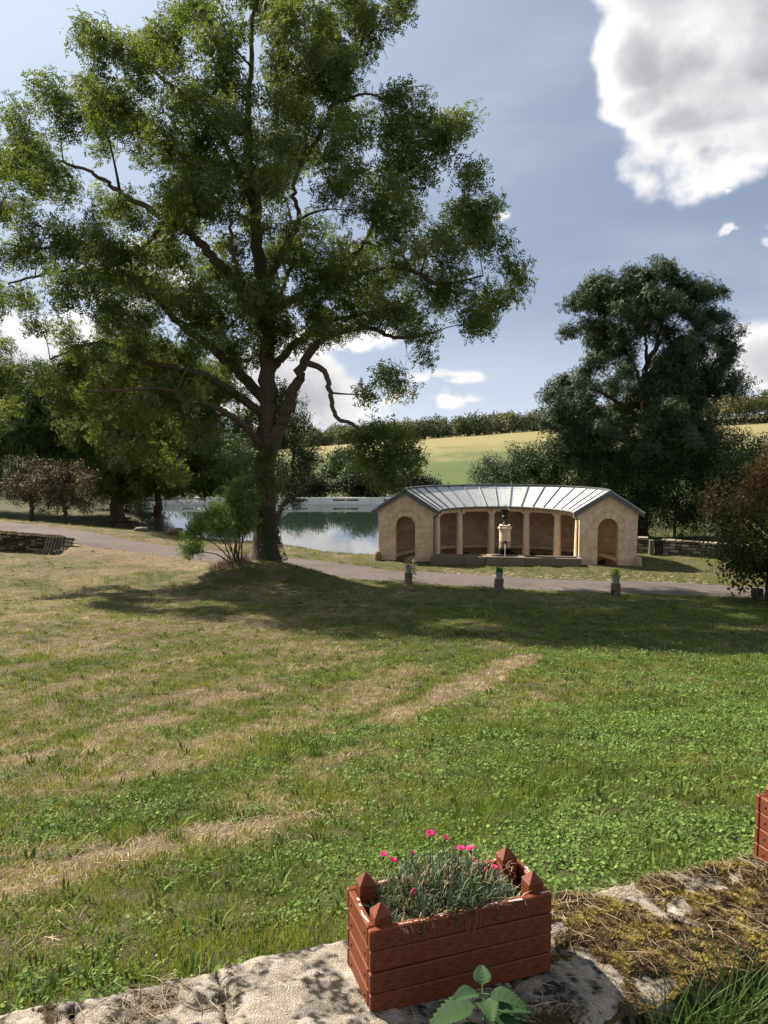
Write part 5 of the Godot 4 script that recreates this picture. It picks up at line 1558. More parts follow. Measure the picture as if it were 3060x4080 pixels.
func make_wall() -> void:
	var o := thing("terrace_wall", "low weathered limestone terrace wall across the bottom, mossy on the right", "wall", Vector3.ZERO)
	var cuts := [-3.3, -2.4, -1.75, -0.985, -0.56, 0.30, 1.02, 1.85, 2.7, 3.6]
	for k in cuts.size() - 1:
		coping(o, cuts[k] + 0.006, cuts[k + 1] - 0.006, -0.01 + (0.02 if k == 3 else 0.0), 0.53, [0.0, 0.004, 0.004, 0.012, 0.014, 0.0, 0.0, 0.004, 0.0][k], 98 + k, 0.1 if k < 3 else (0.45 if k == 3 else (0.26 if k == 4 else 0.3)))
	var core := Geo.new()
	core.col = Color(0.12, 0.1, 0.075)
	var mid := along_wall(0.15, 0.26, -0.45)
	core.box(Transform3D(Basis(Vector3.UP, WALL_TURN), mid), Vector3(6.7, 0.7, 0.44), 0.02)
	part("core", core, M.lime, o)
	# moss mat
	var f := FastNoiseLite.new(); f.seed = 9; f.frequency = 1.0; f.fractal_octaves = 4
	var g := Geo.new()
	var nu := 280
	var nv := 68
	for j in nv + 1:
		for i in nu + 1:
			var u := lerpf(0.1, 3.58, float(i) / nu); var v := lerpf(-0.015, 0.555, float(j) / nv)
			var m := moss_height(u, v, f)
			var t := f.get_noise_2d(u * 7.0 + 20.0, v * 7.0)
			var k := Color(0.15, 0.105, 0.05).lerp(Color(0.28, 0.215, 0.06), smoothstep(-0.2, 0.35, t))
			k = k.lerp(Color(0.21, 0.165, 0.105), 0.7 * smoothstep(0.1, 0.4, f.get_noise_2d(u * 11.0 + 80.0, v * 11.0)))
			g.vert(along_wall(u, v, m + 0.004 * f.get_noise_2d(u * 60.0, v * 60.0)), k)
	for j in nv:
		for i in nu:
			var q := j * (nu + 1) + i
			g.tri_i(q, q + nu + 1, q + nu + 2); g.tri_i(q, q + nu + 2, q + 1)
	part("moss_mat", g, M.moss, o).set_meta("kind", "stuff")
	var r := RandomNumberGenerator.new(); r.seed = 61
	var tuft: Array[Transform3D] = []
	var tc := PackedColorArray()
	var straw: Array[Transform3D] = []
	var sc := PackedColorArray()
	for k in 34000:
		var u := r.randf_range(0.12, 3.5); var v := r.randf_range(-0.01, 0.545)
		var m := moss_height(u, v, f)
		if m < 0.0 and r.randf() > 0.06: continue
		var t := f.get_noise_2d(u * 7.0 + 20.0, v * 7.0)
		var c := Color(0.14, 0.1, 0.045).lerp(Color(0.36, 0.28, 0.07), clampf(smoothstep(-0.25, 0.35, t) + r.randf_range(-0.3, 0.3), 0, 1))
		tuft.append(Transform3D(Basis(Vector3.UP, r.randf() * TAU).scaled(Vector3.ONE * r.randf_range(0.6, 1.4)), along_wall(u, v, maxf(m, -0.012) - 0.002)))
		tc.append(c * r.randf_range(0.6, 1.3))
	for k in 1700:
		var u := r.randf_range(0.15, 2.6); var v := r.randf_range(-0.01, 0.54)
		if k < 300: u = r.randfn(-0.75, 0.12); v = clampf(r.randfn(0.12, 0.06), 0.0, 0.5)
		elif k < 520: u = r.randfn(-0.02, 0.2); v = clampf(r.randfn(0.46, 0.07), 0.0, 0.6)
		elif k < 900: u = r.randf_range(0.4, 2.4); v = r.randf_range(-0.01, 0.12)
		var m := maxf(moss_height(u, v, f), 0.0)
		var b := Basis(Vector3.UP, r.randf() * TAU) * Basis(Vector3.RIGHT, r.randf_range(-0.35, 0.35))
		straw.append(Transform3D(b.scaled_local(Vector3(1, 1, 1) * r.randf_range(0.5, 1.5)), along_wall(u, v, m + r.randf_range(0.004, 0.016))))
		sc.append(Color(0.42, 0.34, 0.23) * r.randf_range(0.35, 1.25))
	# crusts of dark moss on the bare stones to the left
	for k in 40:
		var cu := r.randf_range(-1.0, 0.25); var cv := r.randf_range(0.03, 0.58)
		if cu < -0.93: continue
		var R := r.randf_range(0.008, 0.03)
		for i in int(R * R * 42000):
			var a := r.randf() * TAU
			var q := sqrt(r.randf()) * R
			tuft.append(Transform3D(Basis(Vector3.UP, r.randf() * TAU).scaled(Vector3.ONE * r.randf_range(0.5, 0.9)), along_wall(cu + cos(a) * q, cv + sin(a) * q, 0.002 + 0.4 * (R - q) * 0.5)))
			tc.append(Color(0.05, 0.038, 0.018) * r.randf_range(0.5, 1.6))
	for blob in [[-0.72, 0.1, 0.1, 0.05, 900], [-0.42, 0.42, 0.14, 0.08, 1300], [0.0, 0.44, 0.22, 0.09, 1500], [0.3, 0.55, 0.12, 0.05, 700], [-1.06, 0.08, 0.03, 0.06, 350]]:
		for i in blob[4]:
			var u: float = r.randfn(blob[0], blob[2] * 0.5); var v: float = clampf(r.randfn(blob[1], blob[3] * 0.6), -0.01, 0.6)
			tuft.append(Transform3D(Basis(Vector3.UP, r.randf() * TAU).scaled(Vector3.ONE * r.randf_range(0.5, 1.1)), along_wall(u, v, 0.0)))
			tc.append(Color(0.09, 0.062, 0.025).lerp(Color(0.15, 0.115, 0.04), r.randf()) * r.randf_range(0.5, 1.3))
	var mt := Geo.new()
	var mr := RandomNumberGenerator.new(); mr.seed = 3
	for k in 9:
		var a := mr.randf() * TAU
		blade(mt, Vector3(cos(a), 0, sin(a)) * 0.005 * mr.randf(), Vector3(cos(a), 0, sin(a)) * mr.randf_range(0.4, 1.4), mr.randf_range(0.006, 0.013), 0.0022, Color(0.7, 0.7, 0.7), Color(1.3, 1.3, 1.2))
	scatter("moss_tufts", mt.mesh(M.dry), tuft, tc, o)
	var sg := Geo.new()
	sg.tube([Vector3(-0.03, 0, 0), Vector3(-0.01, 0.002, 0.004), Vector3(0.012, 0.001, 0.002), Vector3(0.032, -0.002, -0.004)], [0.0007, 0.0009, 0.0009, 0.0005], 3, false)
	scatter("dry_grass", sg.mesh(M.dry), straw, sc, o)
	var chip := thing("bark_chip", "weathered grey piece of bark lying on the moss of the wall at the right", "bark chip", along_wall(1.0, 0.29, 0.022), -0.75)
	var cg := Geo.new(); cg.col = Color(2.2, 2.0, 1.8)
	cg.rock(Vector3(0.062, 0.007, 0.013), 17, 0.25, 1.2, 12)
	part("bark", cg, M.stump, chip)
	for s in [[0.34, 0.2, 0.017, "curled pale dead leaf on the moss right beside the planter"], [0.42, 0.33, 0.02, "dark crumpled dead leaf on the moss in front of the planter's right end"]]:
		var dl := thing("dead_leaf", s[3], "dead leaf", along_wall(s[0], s[1], 0.02), 0.7)
		var lg := Geo.new()
		leaf_face(lg, Vector3(-s[2], 0, 0), Vector3(1, 0.25, 0).normalized(), Vector3(0, 0.4, 1).normalized(), s[2] * 2.2, s[2] * 1.3, Color(0.42, 0.37, 0.33) if s[0] < 0.4 else Color(0.14, 0.11, 0.1))
		leaf_face(lg, Vector3(-s[2] * 0.6, 0.004, 0.004), Vector3(1, 0.6, 0.3).normalized(), Vector3(0, 0.7, 1).normalized(), s[2] * 1.8, s[2], Color(0.5, 0.45, 0.42) if s[0] < 0.4 else Color(0.2, 0.16, 0.15))
		part("blade", lg, M.dry, dl)


# ---------------------------------------------------------------- the wooden planters
func make_planter(at: Vector3, turn: float) -> Node3D:
	var o := thing("planter_box", "red-brown wooden planter box of four boards a side on the wall, full of pinks", "planter", at, turn, "wooden planters on the terrace wall")
	var r := RandomNumberGenerator.new(); r.seed = 81
	var L := 0.6
	var W := 0.245
	var bh := 0.0625
	var th := 0.022
	for j in 4:
		var y := 0.012 + bh * 0.5 + j * (bh + 0.0028)
		for s in [-1.0, 1.0]:
			for side in 2:
				var g := Geo.new()
				var q := r.randf_range(0.85, 1.12)
				g.col = Color(q, q * r.randf_range(0.95, 1.05), q)
				var tl := Basis(Vector3.UP, 0.0) * Basis(Vector3.BACK if side == 0 else Vector3.RIGHT, r.randf_range(-0.004, 0.004))
				var c := Vector3(r.randf_range(-0.002, 0.002), y, s * (W / 2 - th / 2 + r.randf_range(0.0, 0.002))) if side == 0 else Vector3(s * (L / 2 - th / 2 - 0.001 + r.randf_range(0.0, 0.002)), y + 0.001, 0)
				var sz := Vector3(L, bh, th) if side == 0 else Vector3(th, bh, W - 2 * th - 0.005)
				g.box(Transform3D(tl, c), sz, 0.0035)
				var b := part("board", g, M.redwood, o)
				if j == 3:
					var fk := Geo.new()
					for n in 11 if side == 0 else 5:
						var along: float = r.randf_range(-0.48, 0.48)
						var fs: Vector3 = Vector3(r.randf_range(0.008, 0.05), 0.0012, r.randf_range(0.003, 0.009))
						var off: Vector3 = Vector3(along * L, bh / 2 + 0.0001, r.randf_range(-0.006, 0.006)) if side == 0 else Vector3(r.randf_range(-0.006, 0.006), bh / 2 + 0.0001, along * (W - 0.06))
						if side == 1: fs = Vector3(fs.z, fs.y, fs.x)
						fk.col = Color(1, 1, 1) * r.randf_range(0.5, 1.1)
						fk.box(Transform3D(Basis(Vector3.UP, r.randf_range(-0.1, 0.1)), c + off), fs, 0.0004)
					part("flaked_paint", fk, M.flake, b).set_meta("kind", "stuff")
				for e in [-1.0, 1.0]:
					var bo := Geo.new()
					var d: Vector3 = Vector3.BACK * s if side == 0 else Vector3.RIGHT * s
					var p: Vector3 = c + d * (th / 2 - 0.0005) + (Vector3.RIGHT * e * (L / 2 - 0.052) if side == 0 else Vector3.BACK * e * (W / 2 - 0.052))
					var basis := Basis(Quaternion(Vector3.UP, d))
					bo.lathe([Vector2(0.0065, -0.001), Vector2(0.0062, 0.0022), Vector2(0.004, 0.0036), Vector2(0, 0.004)], 10, Transform3D(basis, p))
					part("bolt", bo, M.bolt, b)
	for sx in [-1.0, 1.0]:
		for sz in [-1.0, 1.0]:
			var g := Geo.new()
			var q := r.randf_range(0.75, 1.0)
			g.col = Color(q, q, q)
			var t := 0.053
			var ht := 0.298 + r.randf_range(-0.006, 0.008)
			var c := Vector3(sx * (L / 2 - th - t / 2 - 0.002), 0, sz * (W / 2 - th - t / 2 - 0.002))
			var tl := Transform3D(Basis(Vector3(r.randf_range(-1, 1), 0, r.randf_range(-1, 1)).normalized(), 0.025), c)
			g.box(tl * Transform3D(Basis(), Vector3(0, ht / 2, 0)), Vector3(t, ht, t), 0.003)
			var a := Vector3(-t / 2, ht - 0.002, -t / 2) * 1.0
			var ap := tl * Vector3(0, ht + 0.03, 0)
			var cn: Array = []
			for k in [[-1, 1], [1, 1], [1, -1], [-1, -1]]: cn.append(tl * Vector3(k[0] * (t / 2 - 0.001), ht - 0.001, k[1] * (t / 2 - 0.001)))
			for k in 4: g.tri(cn[k], cn[(k + 1) % 4], ap)
			part("corner_post", g, M.redwood, o)
	var so := Geo.new()
	so.box(Transform3D(Basis(), Vector3(0, 0.1, 0)), Vector3(L - 0.05, 0.17, W - 0.05))
	part("soil", so, M.soil, o)
	for s in [-1.0, 1.0]:
		var g := Geo.new()
		g.box(Transform3D(Basis(), Vector3(s * 0.2, 0.004, 0)), Vector3(0.05, 0.02, W - 0.04), 0.003)
		part("foot_batten", g, M.redwood, o)
	return o

func pink_flower(p: Vector3, label: String, parent: Node, r: RandomNumberGenerator, size: float, up: Vector3) -> void:
	var b := Basis(Quaternion(Vector3.UP, up.normalized()))
	var o := Node3D.new()
	name_it(o, "flower", parent)
	o.transform = Transform3D(b, p)
	if label: o.set_meta("label", label)
	var g := Geo.new()
	for layer in 3:
		for k in 5:
			var a := TAU * (k + layer * 0.33 + r.randf_range(-0.1, 0.1)) / 5.0
			var d := Vector3(cos(a), 0, sin(a)); var s := Vector3(-sin(a), 0, cos(a))
			var lift := 0.15 + layer * 0.3
			var q := r.randf_range(0.75, 1.15)
			var c := Color(0.6 * q, 0.035 * q, 0.17 * q)
			var R := size * (1.0 - layer * 0.22)
			var m := g.vert(Vector3.UP * 0.001 * layer, c * 0.6)
			var first := -1
			for i in 7:
				var w := (i - 3) / 3.0
				var rr := R * (0.86 + (0.14 if i % 2 else 0.0)) * (1.0 - 0.12 * w * w)
				var v := g.vert(d * rr + s * w * R * 0.55 + Vector3.UP * R * lift * (0.6 + r.randf_range(-0.15, 0.25)), c)
				if first < 0: first = v
			for i in 6: g.tri_i(m, first + i + 1, first + i)
	part("petals", g, M.petal, o)
	var cg := Geo.new(); cg.col = Color(0.1, 0.13, 0.07)
	cg.lathe([Vector2(0.002, -0.026), Vector2(0.0045, -0.02), Vector2(0.005, -0.004), Vector2(0.006, 0.002)], 8)
	part("calyx", cg, M.flesh, o)

func make_pinks(box: Node3D) -> void:
	var o := thing("pinks", "clump of grey-green pinks with magenta flowers and dry stems growing in the middle planter", "flowering plant", box.transform * Vector3(0, 0.18, 0), box.rotation.y)
	var r := RandomNumberGenerator.new(); r.seed = 83
	var inv := o.transform.affine_inverse()
	var g := Geo.new()
	var dry := Geo.new()
	for k in 380:
		var p := Vector3(r.randf_range(-0.23, 0.19), 0, r.randf_range(-0.085, 0.1))
		var mid := maxf(0.0, 1.0 - pow((p.x + 0.02) / 0.22, 2)) * (1.0 - pow(p.z / 0.13, 2) * 0.5)
		mid = pow(maxf(mid, 0.0), 1.3) * (1.0 if p.x > -0.12 or p.z < 0.0 else 0.4)
		var h := 0.045 + 0.15 * mid * r.randf_range(0.45, 1.0)
		var lean := Vector3(p.x * 0.8 + r.randfn() * 0.25, 1.0, p.z * 1.6 + r.randfn() * 0.25).normalized()
		var e := p + lean * h
		g.col = Color(0.1, 0.12, 0.06)
		g.tube([p, p.lerp(e, 0.5), e], [0.0018, 0.0015, 0.0012], 4, false)
		var c := Color(0.12, 0.16, 0.09) * r.randf_range(0.65, 1.35)
		for i in 16:
			var a := i * 2.4 + r.randf()
			var u := float(i) / 16.0
			var d := Vector3(cos(a), 0, sin(a))
			var q := c * r.randf_range(0.8, 1.2)
			blade(g, p.lerp(e, 0.35 + 0.65 * u), (d + lean * Vector3(1, 0, 1) * 0.6) * r.randf_range(0.35, 1.1), r.randf_range(0.026, 0.05), 0.004, q, q * 1.25)
	for k in 520:
		var p := Vector3(r.randfn(0.0, 0.1), 0.03 + 0.12 * r.randf(), r.randfn(0.0, 0.045))
		if k > 400: p = Vector3(r.randf_range(-0.2, 0.2), 0.075, 0.105)
		p.x = clampf(p.x, -0.22, 0.22); p.z = clampf(p.z, -0.09, 0.108)
		var a := r.randf() * TAU
		var c := Color(0.42, 0.31, 0.19) * r.randf_range(0.4, 1.3)
		blade(dry, p, Vector3(cos(a), r.randf_range(-0.6, 0.3), sin(a)) * r.randf_range(0.5, 1.5), r.randf_range(0.015, 0.05), 0.003, c, c)
	# threads hanging over the front board
	for k in 26:
		var x := r.randf_range(-0.22, 0.22) if k > 8 else r.randfn(0.0, 0.02) + 0.02
		var p := Vector3(x, 0.09, 0.112)
		dry.col = Color(0.22, 0.16, 0.1) * r.randf_range(0.5, 1.3)
		var ln := r.randf_range(0.02, 0.05) if k > 8 else r.randf_range(0.04, 0.1)
		dry.tube([p, p + Vector3(r.randfn() * 0.004, -ln * 0.4, 0.024), p + Vector3(r.randfn() * 0.012, -ln, 0.018 + r.randf() * 0.01)], [0.001, 0.0009, 0.0006], 3, false)
	part("foliage", g, M.flesh, o).set_meta("kind", "stuff")
	part("dry_stems", dry, M.dry, o).set_meta("kind", "stuff")
	# flowers: where they stand above the box, in its own axes
	var fl := [[Vector3(-0.001, 4.79, -2.38), 0.014], [Vector3(0.03, 4.77, -2.38), 0.017], [Vector3(0.045, 4.665, -2.3), 0.021], [Vector3(0.15, 4.86, -2.38), 0.018], [Vector3(0.2, 4.84, -2.39), 0.014], [Vector3(0.25, 4.8, -2.4), 0.016], [Vector3(0.28, 4.8, -2.4), 0.017], [Vector3(0.29, 4.775, -2.37), 0.013], [Vector3(0.36, 4.735, -2.4), 0.014], [Vector3(0.095, 4.795, -2.38), 0.009]]
	var st := Geo.new(); st.col = Color(0.1, 0.13, 0.07)
	for f in fl:
		var p: Vector3 = inv * f[0]
		var up := Vector3(r.randfn() * 0.25, 1.0, 0.35 + r.randfn() * 0.2)
		pink_flower(p, "", o, r, f[1] * 0.88, up)
		st.tube([Vector3(p.x * 0.85, 0.0, p.z * 0.7), Vector3(p.x * 0.95, p.y * 0.5, p.z * 0.9), p - up.normalized() * 0.024], [0.0017, 0.0015, 0.0013], 5, false)
	for k in 9:
		var p := Vector3(r.randf_range(-0.15, 0.18), r.randf_range(0.1, 0.17), r.randf_range(-0.05, 0.06))
		st.col = Color(0.1, 0.13, 0.07)
		st.tube([Vector3(p.x * 0.9, 0, p.z * 0.8), p], [0.0016, 0.0012], 5, false)
		var bd := Geo.new(); bd.col = Color(0.34, 0.27, 0.16) if k % 3 else Color(0.4, 0.04, 0.12)
		bd.lathe([Vector2(0.002, -0.004), Vector2(0.005, 0.004), Vector2(0.0052, 0.016), Vector2(0.003, 0.024), Vector2(0, 0.026)], 8, Transform3D(Basis(Vector3(r.randfn(), 0, r.randfn()).normalized(), 0.3), p))
		part("bud", bd, M.flesh, o)
	part("stems", st, M.flesh, o).set_meta("kind", "stuff")

# a toothed nettle leaf, its root at the origin, growing along +z
func nettle_leaf(ln: float, wd: float, k: Color, fold: float) -> Geo:
	var g := Geo.new()
	var n := 11
	var rows: Array = []
	for i in n + 1:
		var u := float(i) / n
		var w := wd * 0.5 * pow(sin(PI * pow(u, 0.62)), 0.85) + 0.0008
		var z := ln * u
		var y := -ln * 0.35 * u * u
		var q := Color(k.r, k.g, k.b)
		var row: Array = []
		row.append(g.vert(Vector3(0, y - 0.002, z), k * 0.85))
		for s in [-1.0, 1.0]:
			row.append(g.vert(Vector3(s * w * 0.55, y + w * fold * 0.7 + 0.0022 * (1 if i % 2 else -1), z + 0.05 * ln * 0.5), k))
			row.append(g.vert(Vector3(s * w * 0.86, y + w * fold * 0.9, z + 0.06 * ln * 0.5), k * 1.05))
		rows.append(row)
	for i in n:
		var a: Array = rows[i]; var b: Array = rows[i + 1]
		g.tri_i(a[0], b[0], b[1]); g.tri_i(a[0], b[1], a[1])
		g.tri_i(a[1], b[1], b[2]); g.tri_i(a[1], b[2], a[2])
		g.tri_i(a[0], a[3], b[3]); g.tri_i(a[0], b[3], b[0])
		g.tri_i(a[3], a[4], b[4]); g.tri_i(a[3], b[4], b[3])
		if i > 0:                                    # teeth
			for s in [[2, -1.0], [4, 1.0]]:
				var p: Vector3 = g.v[a[s[0]]].lerp(g.v[b[s[0]]], 0.75)
				var t := g.vert(p + Vector3(s[1] * wd * 0.09, 0, ln * 0.035), k * 1.1)
				if s[1] < 0: g.tri_i(a[s[0]], b[s[0]], t)
				else: g.tri_i(a[s[0]], t, b[s[0]])
	return g

func make_nettle() -> void:
	var base := Vector3(0.3, 4.275, -1.93)
	var o := thing("nettle", "young nettle with toothed leaves growing in front of the planter", "plant", base)
	var r := RandomNumberGenerator.new(); r.seed = 91
	var g := Geo.new(); g.col = Color(0.06, 0.1, 0.03)
	g.tube([Vector3(0, -0.3, 0), Vector3(-0.015, 0.12, -0.02), Vector3(-0.03, 0.33, -0.06)], [0.004, 0.0035, 0.002], 6)
	part("stem", g, M.flesh, o)
	# height, direction (0 to the camera, 90 right), pitch, length, width
	var lv := [[0.33, -60.0, 25.0, 0.06, 0.04], [0.335, 65.0, 15.0, 0.075, 0.042], [0.33, 175.0, 30.0, 0.05, 0.036], [0.32, 5.0, 25.0, 0.07, 0.045], [0.3, -85.0, -5.0, 0.11, 0.07], [0.28, 55.0, -15.0, 0.13, 0.075], [0.25, -25.0, -15.0, 0.1, 0.062], [0.24, 95.0, -12.0, 0.14, 0.075], [0.2, 60.0, -20.0, 0.12, 0.07], [0.17, -50.0, -20.0, 0.11, 0.065], [0.15, 115.0, -8.0, 0.13, 0.075], [0.2, 80.0, -16.0, 0.14, 0.085], [0.24, 62.0, -20.0, 0.12, 0.08], [0.29, 108.0, 0.0, 0.1, 0.062], [0.27, -35.0, -12.0, 0.09, 0.06], [0.22, -55.0, -18.0, 0.12, 0.07], [0.13, 45.0, -15.0, 0.13, 0.08], [0.26, 120.0, -5.0, 0.11, 0.065], [0.12, 100.0, -5.0, 0.13, 0.07], [0.1, 20.0, -10.0, 0.1, 0.06]]
	for l in lv:
		var u: float = l[0] / 0.33
		var at := Vector3(-0.015, 0.12, -0.02).lerp(Vector3(-0.03, 0.33, -0.06), clampf((l[0] - 0.12) / 0.21, 0, 1)) if l[0] > 0.12 else Vector3(-0.01, l[0], -0.01)
		var b := Basis(Vector3.UP, deg_to_rad(l[1])) * Basis(Vector3.RIGHT, deg_to_rad(-l[2]))
		var k := Color(0.027, 0.056, 0.023) * r.randf_range(0.85, 1.3)
		part("leaf", nettle_leaf(l[3] * 1.25, l[4] * 1.4, k, 0.25), M.nettle, o, Transform3D(b, at + b.z * 0.02))
		var pg := Geo.new(); pg.col = Color(0.07, 0.11, 0.04)
		pg.tube([at, at + b.z * 0.022], [0.0016, 0.0013], 4, false)
		part("leaf_stalk", pg, M.flesh, o)
	# grass and weeds on the near side of the wall
	var gr: Array[Transform3D] = []
	var gc := PackedColorArray()
	for k in 2100:
		var u := r.randf_range(0.5, 3.4) if k < 1200 else r.randf_range(0.75, 1.6)
		var v := 0.57 + r.randf() * 0.5
		if u < 0.55: continue
		var p := along_wall(u, v, 0)
		p.y = 4.2 + 0.12 * clampf(0.8 - v, -0.5, 0.2) + r.randf_range(-0.03, 0.02)
		gr.append(Transform3D(Basis(Vector3.UP, r.randf() * TAU).scaled(Vector3.ONE * r.randf_range(0.5, 1.15)), p))
		gc.append(Color(0.06, 0.11, 0.026).lerp(Color(0.14, 0.19, 0.055), r.randf() * r.randf()) * r.randf_range(0.6, 1.2))
	var lg := scatter("tall_grass", grass_tuft(70, 9, 0.035, 0.29, 0.006, 1.2).mesh(M.grass), gr, gc)
	tag(lg, "tall green grass on the near side of the wall at the bottom right", "grass")
	var wd: Array[Transform3D] = []
	var wc := PackedColorArray()
	for k in 120:
		var u := r.randf_range(0.5, 1.6)
		var p := along_wall(u, 0.58 + r.randf() * 0.35, 0)
		p.y = 4.2 + r.randf_range(0.0, 0.16)
		wd.append(Transform3D(Basis(Vector3.UP, r.randf() * TAU).scaled(Vector3.ONE * r.randf_range(0.7, 1.3)), p))
		wc.append(Color(0.06, 0.11, 0.035) * r.randf_range(0.7, 1.4))
	var wl := scatter("ground_weeds", weed_patch(71, 7, 0.07, 0.05, 0.035).mesh(M.flesh), wd, wc)
	tag(wl, "round-leaved weeds among the tall grass below the wall", "weeds")
	var dk := thing("weed_clump", "leafy dark weed growing over the wall at the right edge below the second planter", "weed", along_wall(1.3, 0.55, -0.08))
	var dg := Geo.new()
	for k in 40:
		var d := Vector3(r.randfn(), absf(r.randfn()) * 0.7 + 0.2, r.randfn()).normalized()
		var p := d * Vector3(0.1, 0.17, 0.1) * r.randf()
		leaf_face(dg, p, d, d.cross(Vector3(0.1, 1, 0.2)).normalized(), r.randf_range(0.03, 0.06), r.randf_range(0.02, 0.035), Color(0.05, 0.1, 0.03) * r.randf_range(0.6, 1.4))
	part("leaves", dg, M.flesh, dk)


# ---------------------------------------------------------------- turf
func make_turf() -> void:
	var r := RandomNumberGenerator.new(); r.seed = 101
	var kinds := {
		"green_grass": [grass_tuft(1, 13, 0.055, 0.062, 0.0045, 0.9).mesh(M.grass), grass_tuft(2, 15, 0.06, 0.052, 0.0045, 1.1).mesh(M.grass)],
		"dry_grass": [grass_tuft(3, 12, 0.06, 0.034, 0.004, 1.8).mesh(M.dry), grass_tuft(4, 12, 0.06, 0.026, 0.0045, 2.2).mesh(M.dry)],
		"broad_weeds": [grass_tuft(7, 9, 0.03, 0.06, 0.02, 1.7).mesh(M.clover), grass_tuft(8, 8, 0.03, 0.075, 0.016, 1.4).mesh(M.clover)],
		"clover": [weed_patch(5, 15, 0.07, 0.045, 0.016).mesh(M.clover), weed_patch(6, 11, 0.07, 0.05, 0.023).mesh(M.clover)],
	}
	var xf := {}
	var cs := {}
	for k in kinds:
		for i in 2:
			var l: Array[Transform3D] = []
			xf[k + str(i)] = l; cs[k + str(i)] = PackedColorArray()
	# bands: from, to, tufts per square metre, size
	var bands := [[2.2, 5.0, 620.0, 0.85], [5.0, 8.0, 420.0, 1.0], [8.0, 12.0, 260.0, 1.2], [12.0, 18.0, 130.0, 1.5], [18.0, 27.0, 55.0, 2.0], [27.0, 36.0, 26.0, 2.6], [36.0, 47.0, 12.0, 3.2], [47.0, 62.0, 5.0, 4.2]]
	for b in bands:
		var extra := 1.8 if b[1] < 9.0 else (1.0 if b[1] < 19.0 else 0.0)
		var area: float = (b[1] - b[0]) * ((b[0] + b[1]) * 0.64 + 2.0 * extra)
		for k in int(area * b[2]):
			var d := sqrt(lerpf(b[0] * b[0], b[1] * b[1], r.randf()))
			var x := (d * 0.64 + extra) * r.randf_range(-1.0, 1.0)
			var z := -d
			if d < 7.0 and z > -2.5 - 0.33 * x - 0.015: continue
			if d > 20.0:
				if near_road(x, z).x < ROAD_HALF * 0.98: continue
				if d > 40.0 and shore(x, z) < 0.3: continue
				if d > 38.5 and d < 49.0:
					var q := (Vector3(x, 0, z) - HALL).rotated(Vector3.UP, -HALL_TURN)
					if q.length() < 6.9 and q.z < 1.1: continue
					if absf(q.x) < 4.0 and q.z < 1.1 and q.z > -1.0: continue
			var dr := dryness(x, z)
			var cl := 0.5 + 0.8 * nz.get_noise_2d(x * 3.4 + 200.0, z * 2.6) + 0.5 * nz2.get_noise_2d(x * 10.0 + 90.0, z * 10.0)
			cl *= (1.0 - dr) * (1.0 if d < 14.0 else maxf(0.0, 1.0 - (d - 14.0) / 12.0)) * (0.55 + 0.45 * smoothstep(-1.5, 0.6, x + (4.0 - d) * 0.3 if d > 4.5 else 1.0))
			var kind := "green_grass"
			var c: Color
			var t := nz.get_noise_2d(x * 5.0 + 33.0, z * 5.0)
			if r.randf() < dr * 1.05 - 0.1:
				kind = "dry_grass"
				c = Color(0.26, 0.2, 0.1).lerp(Color(0.48, 0.39, 0.26), clampf(r.randf() * 0.7 + dr * 0.4 - 0.15, 0, 1))
				if r.randf() < 0.25 and dr < 0.9: c = Color(0.22, 0.22, 0.075)
			elif r.randf() < 0.07 * (1.0 - dr):
				kind = "broad_weeds"
				c = Color(0.07, 0.13, 0.03).lerp(Color(0.14, 0.2, 0.06), r.randf())
			elif r.randf() < cl * 0.72:
				kind = "clover"
				c = Color(0.07, 0.14, 0.03).lerp(Color(0.155, 0.23, 0.06), r.randf())
			else:
				c = Color(0.1, 0.17, 0.032).lerp(Color(0.23, 0.27, 0.065), clampf(r.randf() * 0.7 + t * 0.6 + dr * 0.5, 0, 1))
			if kind == "dry_grass" and dr > 0.75 and r.randf() < 0.35: continue
			var s: float = b[3] * r.randf_range(0.7, 1.3)
			var tall := 1.0
			if kind == "green_grass": tall = 0.8 + 0.7 * maxf(0.0, nz2.get_noise_2d(x * 6.0, z * 6.0) + 0.2)
			if b[3] > 1.3: tall *= 1.25 / b[3] * 1.1
			var i := str(r.randi() % 2)
			xf[kind + i].append(Transform3D(Basis(Vector3.UP, r.randf() * TAU).scaled(Vector3(s, s * tall, s)), Vector3(x, ground(x, z) - 0.006, z)))
			cs[kind + i].append(c * r.randf_range(0.6, 1.4))
	for k in kinds:
		for i in 2:
			var o := scatter(k, kinds[k][i], xf[k + str(i)], cs[k + str(i)])
			tag(o, {"green_grass": "short green grass of the sloping lawn", "dry_grass": "dry straw-coloured grass in the streaks of the lawn", "broad_weeds": "broad-leaved weeds dotted through the lawn", "clover": "patches of clover and small-leaved weeds in the lawn"}[k], "grass")
	# larger tussocks and rosettes that stand out
	var spots := [[Vector2(-1.49, -5.28), 0.95, "bright green grass tussock standing alone in the bare streak of the lawn"], [Vector2(-1.33, -5.85), 1.0, "ragged grass tussock just behind the lone bright one"], [Vector2(-1.8, -5.9), 0.75, "low grass tussock left of the lone bright one"], [Vector2(-2.5, -5.7), 0.75, "grass tussock near the left edge of the lawn"], [Vector2(-0.75, -8.2), 1.1, "grass tussock at the near end of the long pale streak"], [Vector2(3.2, -20.5), 1.5, "tall weed standing in the lit gap between the two shadows on the lawn"]]
	var proto := grass_tuft(20, 70, 0.07, 0.13, 0.006, 0.75)
	var pm := proto.mesh(M.grass)
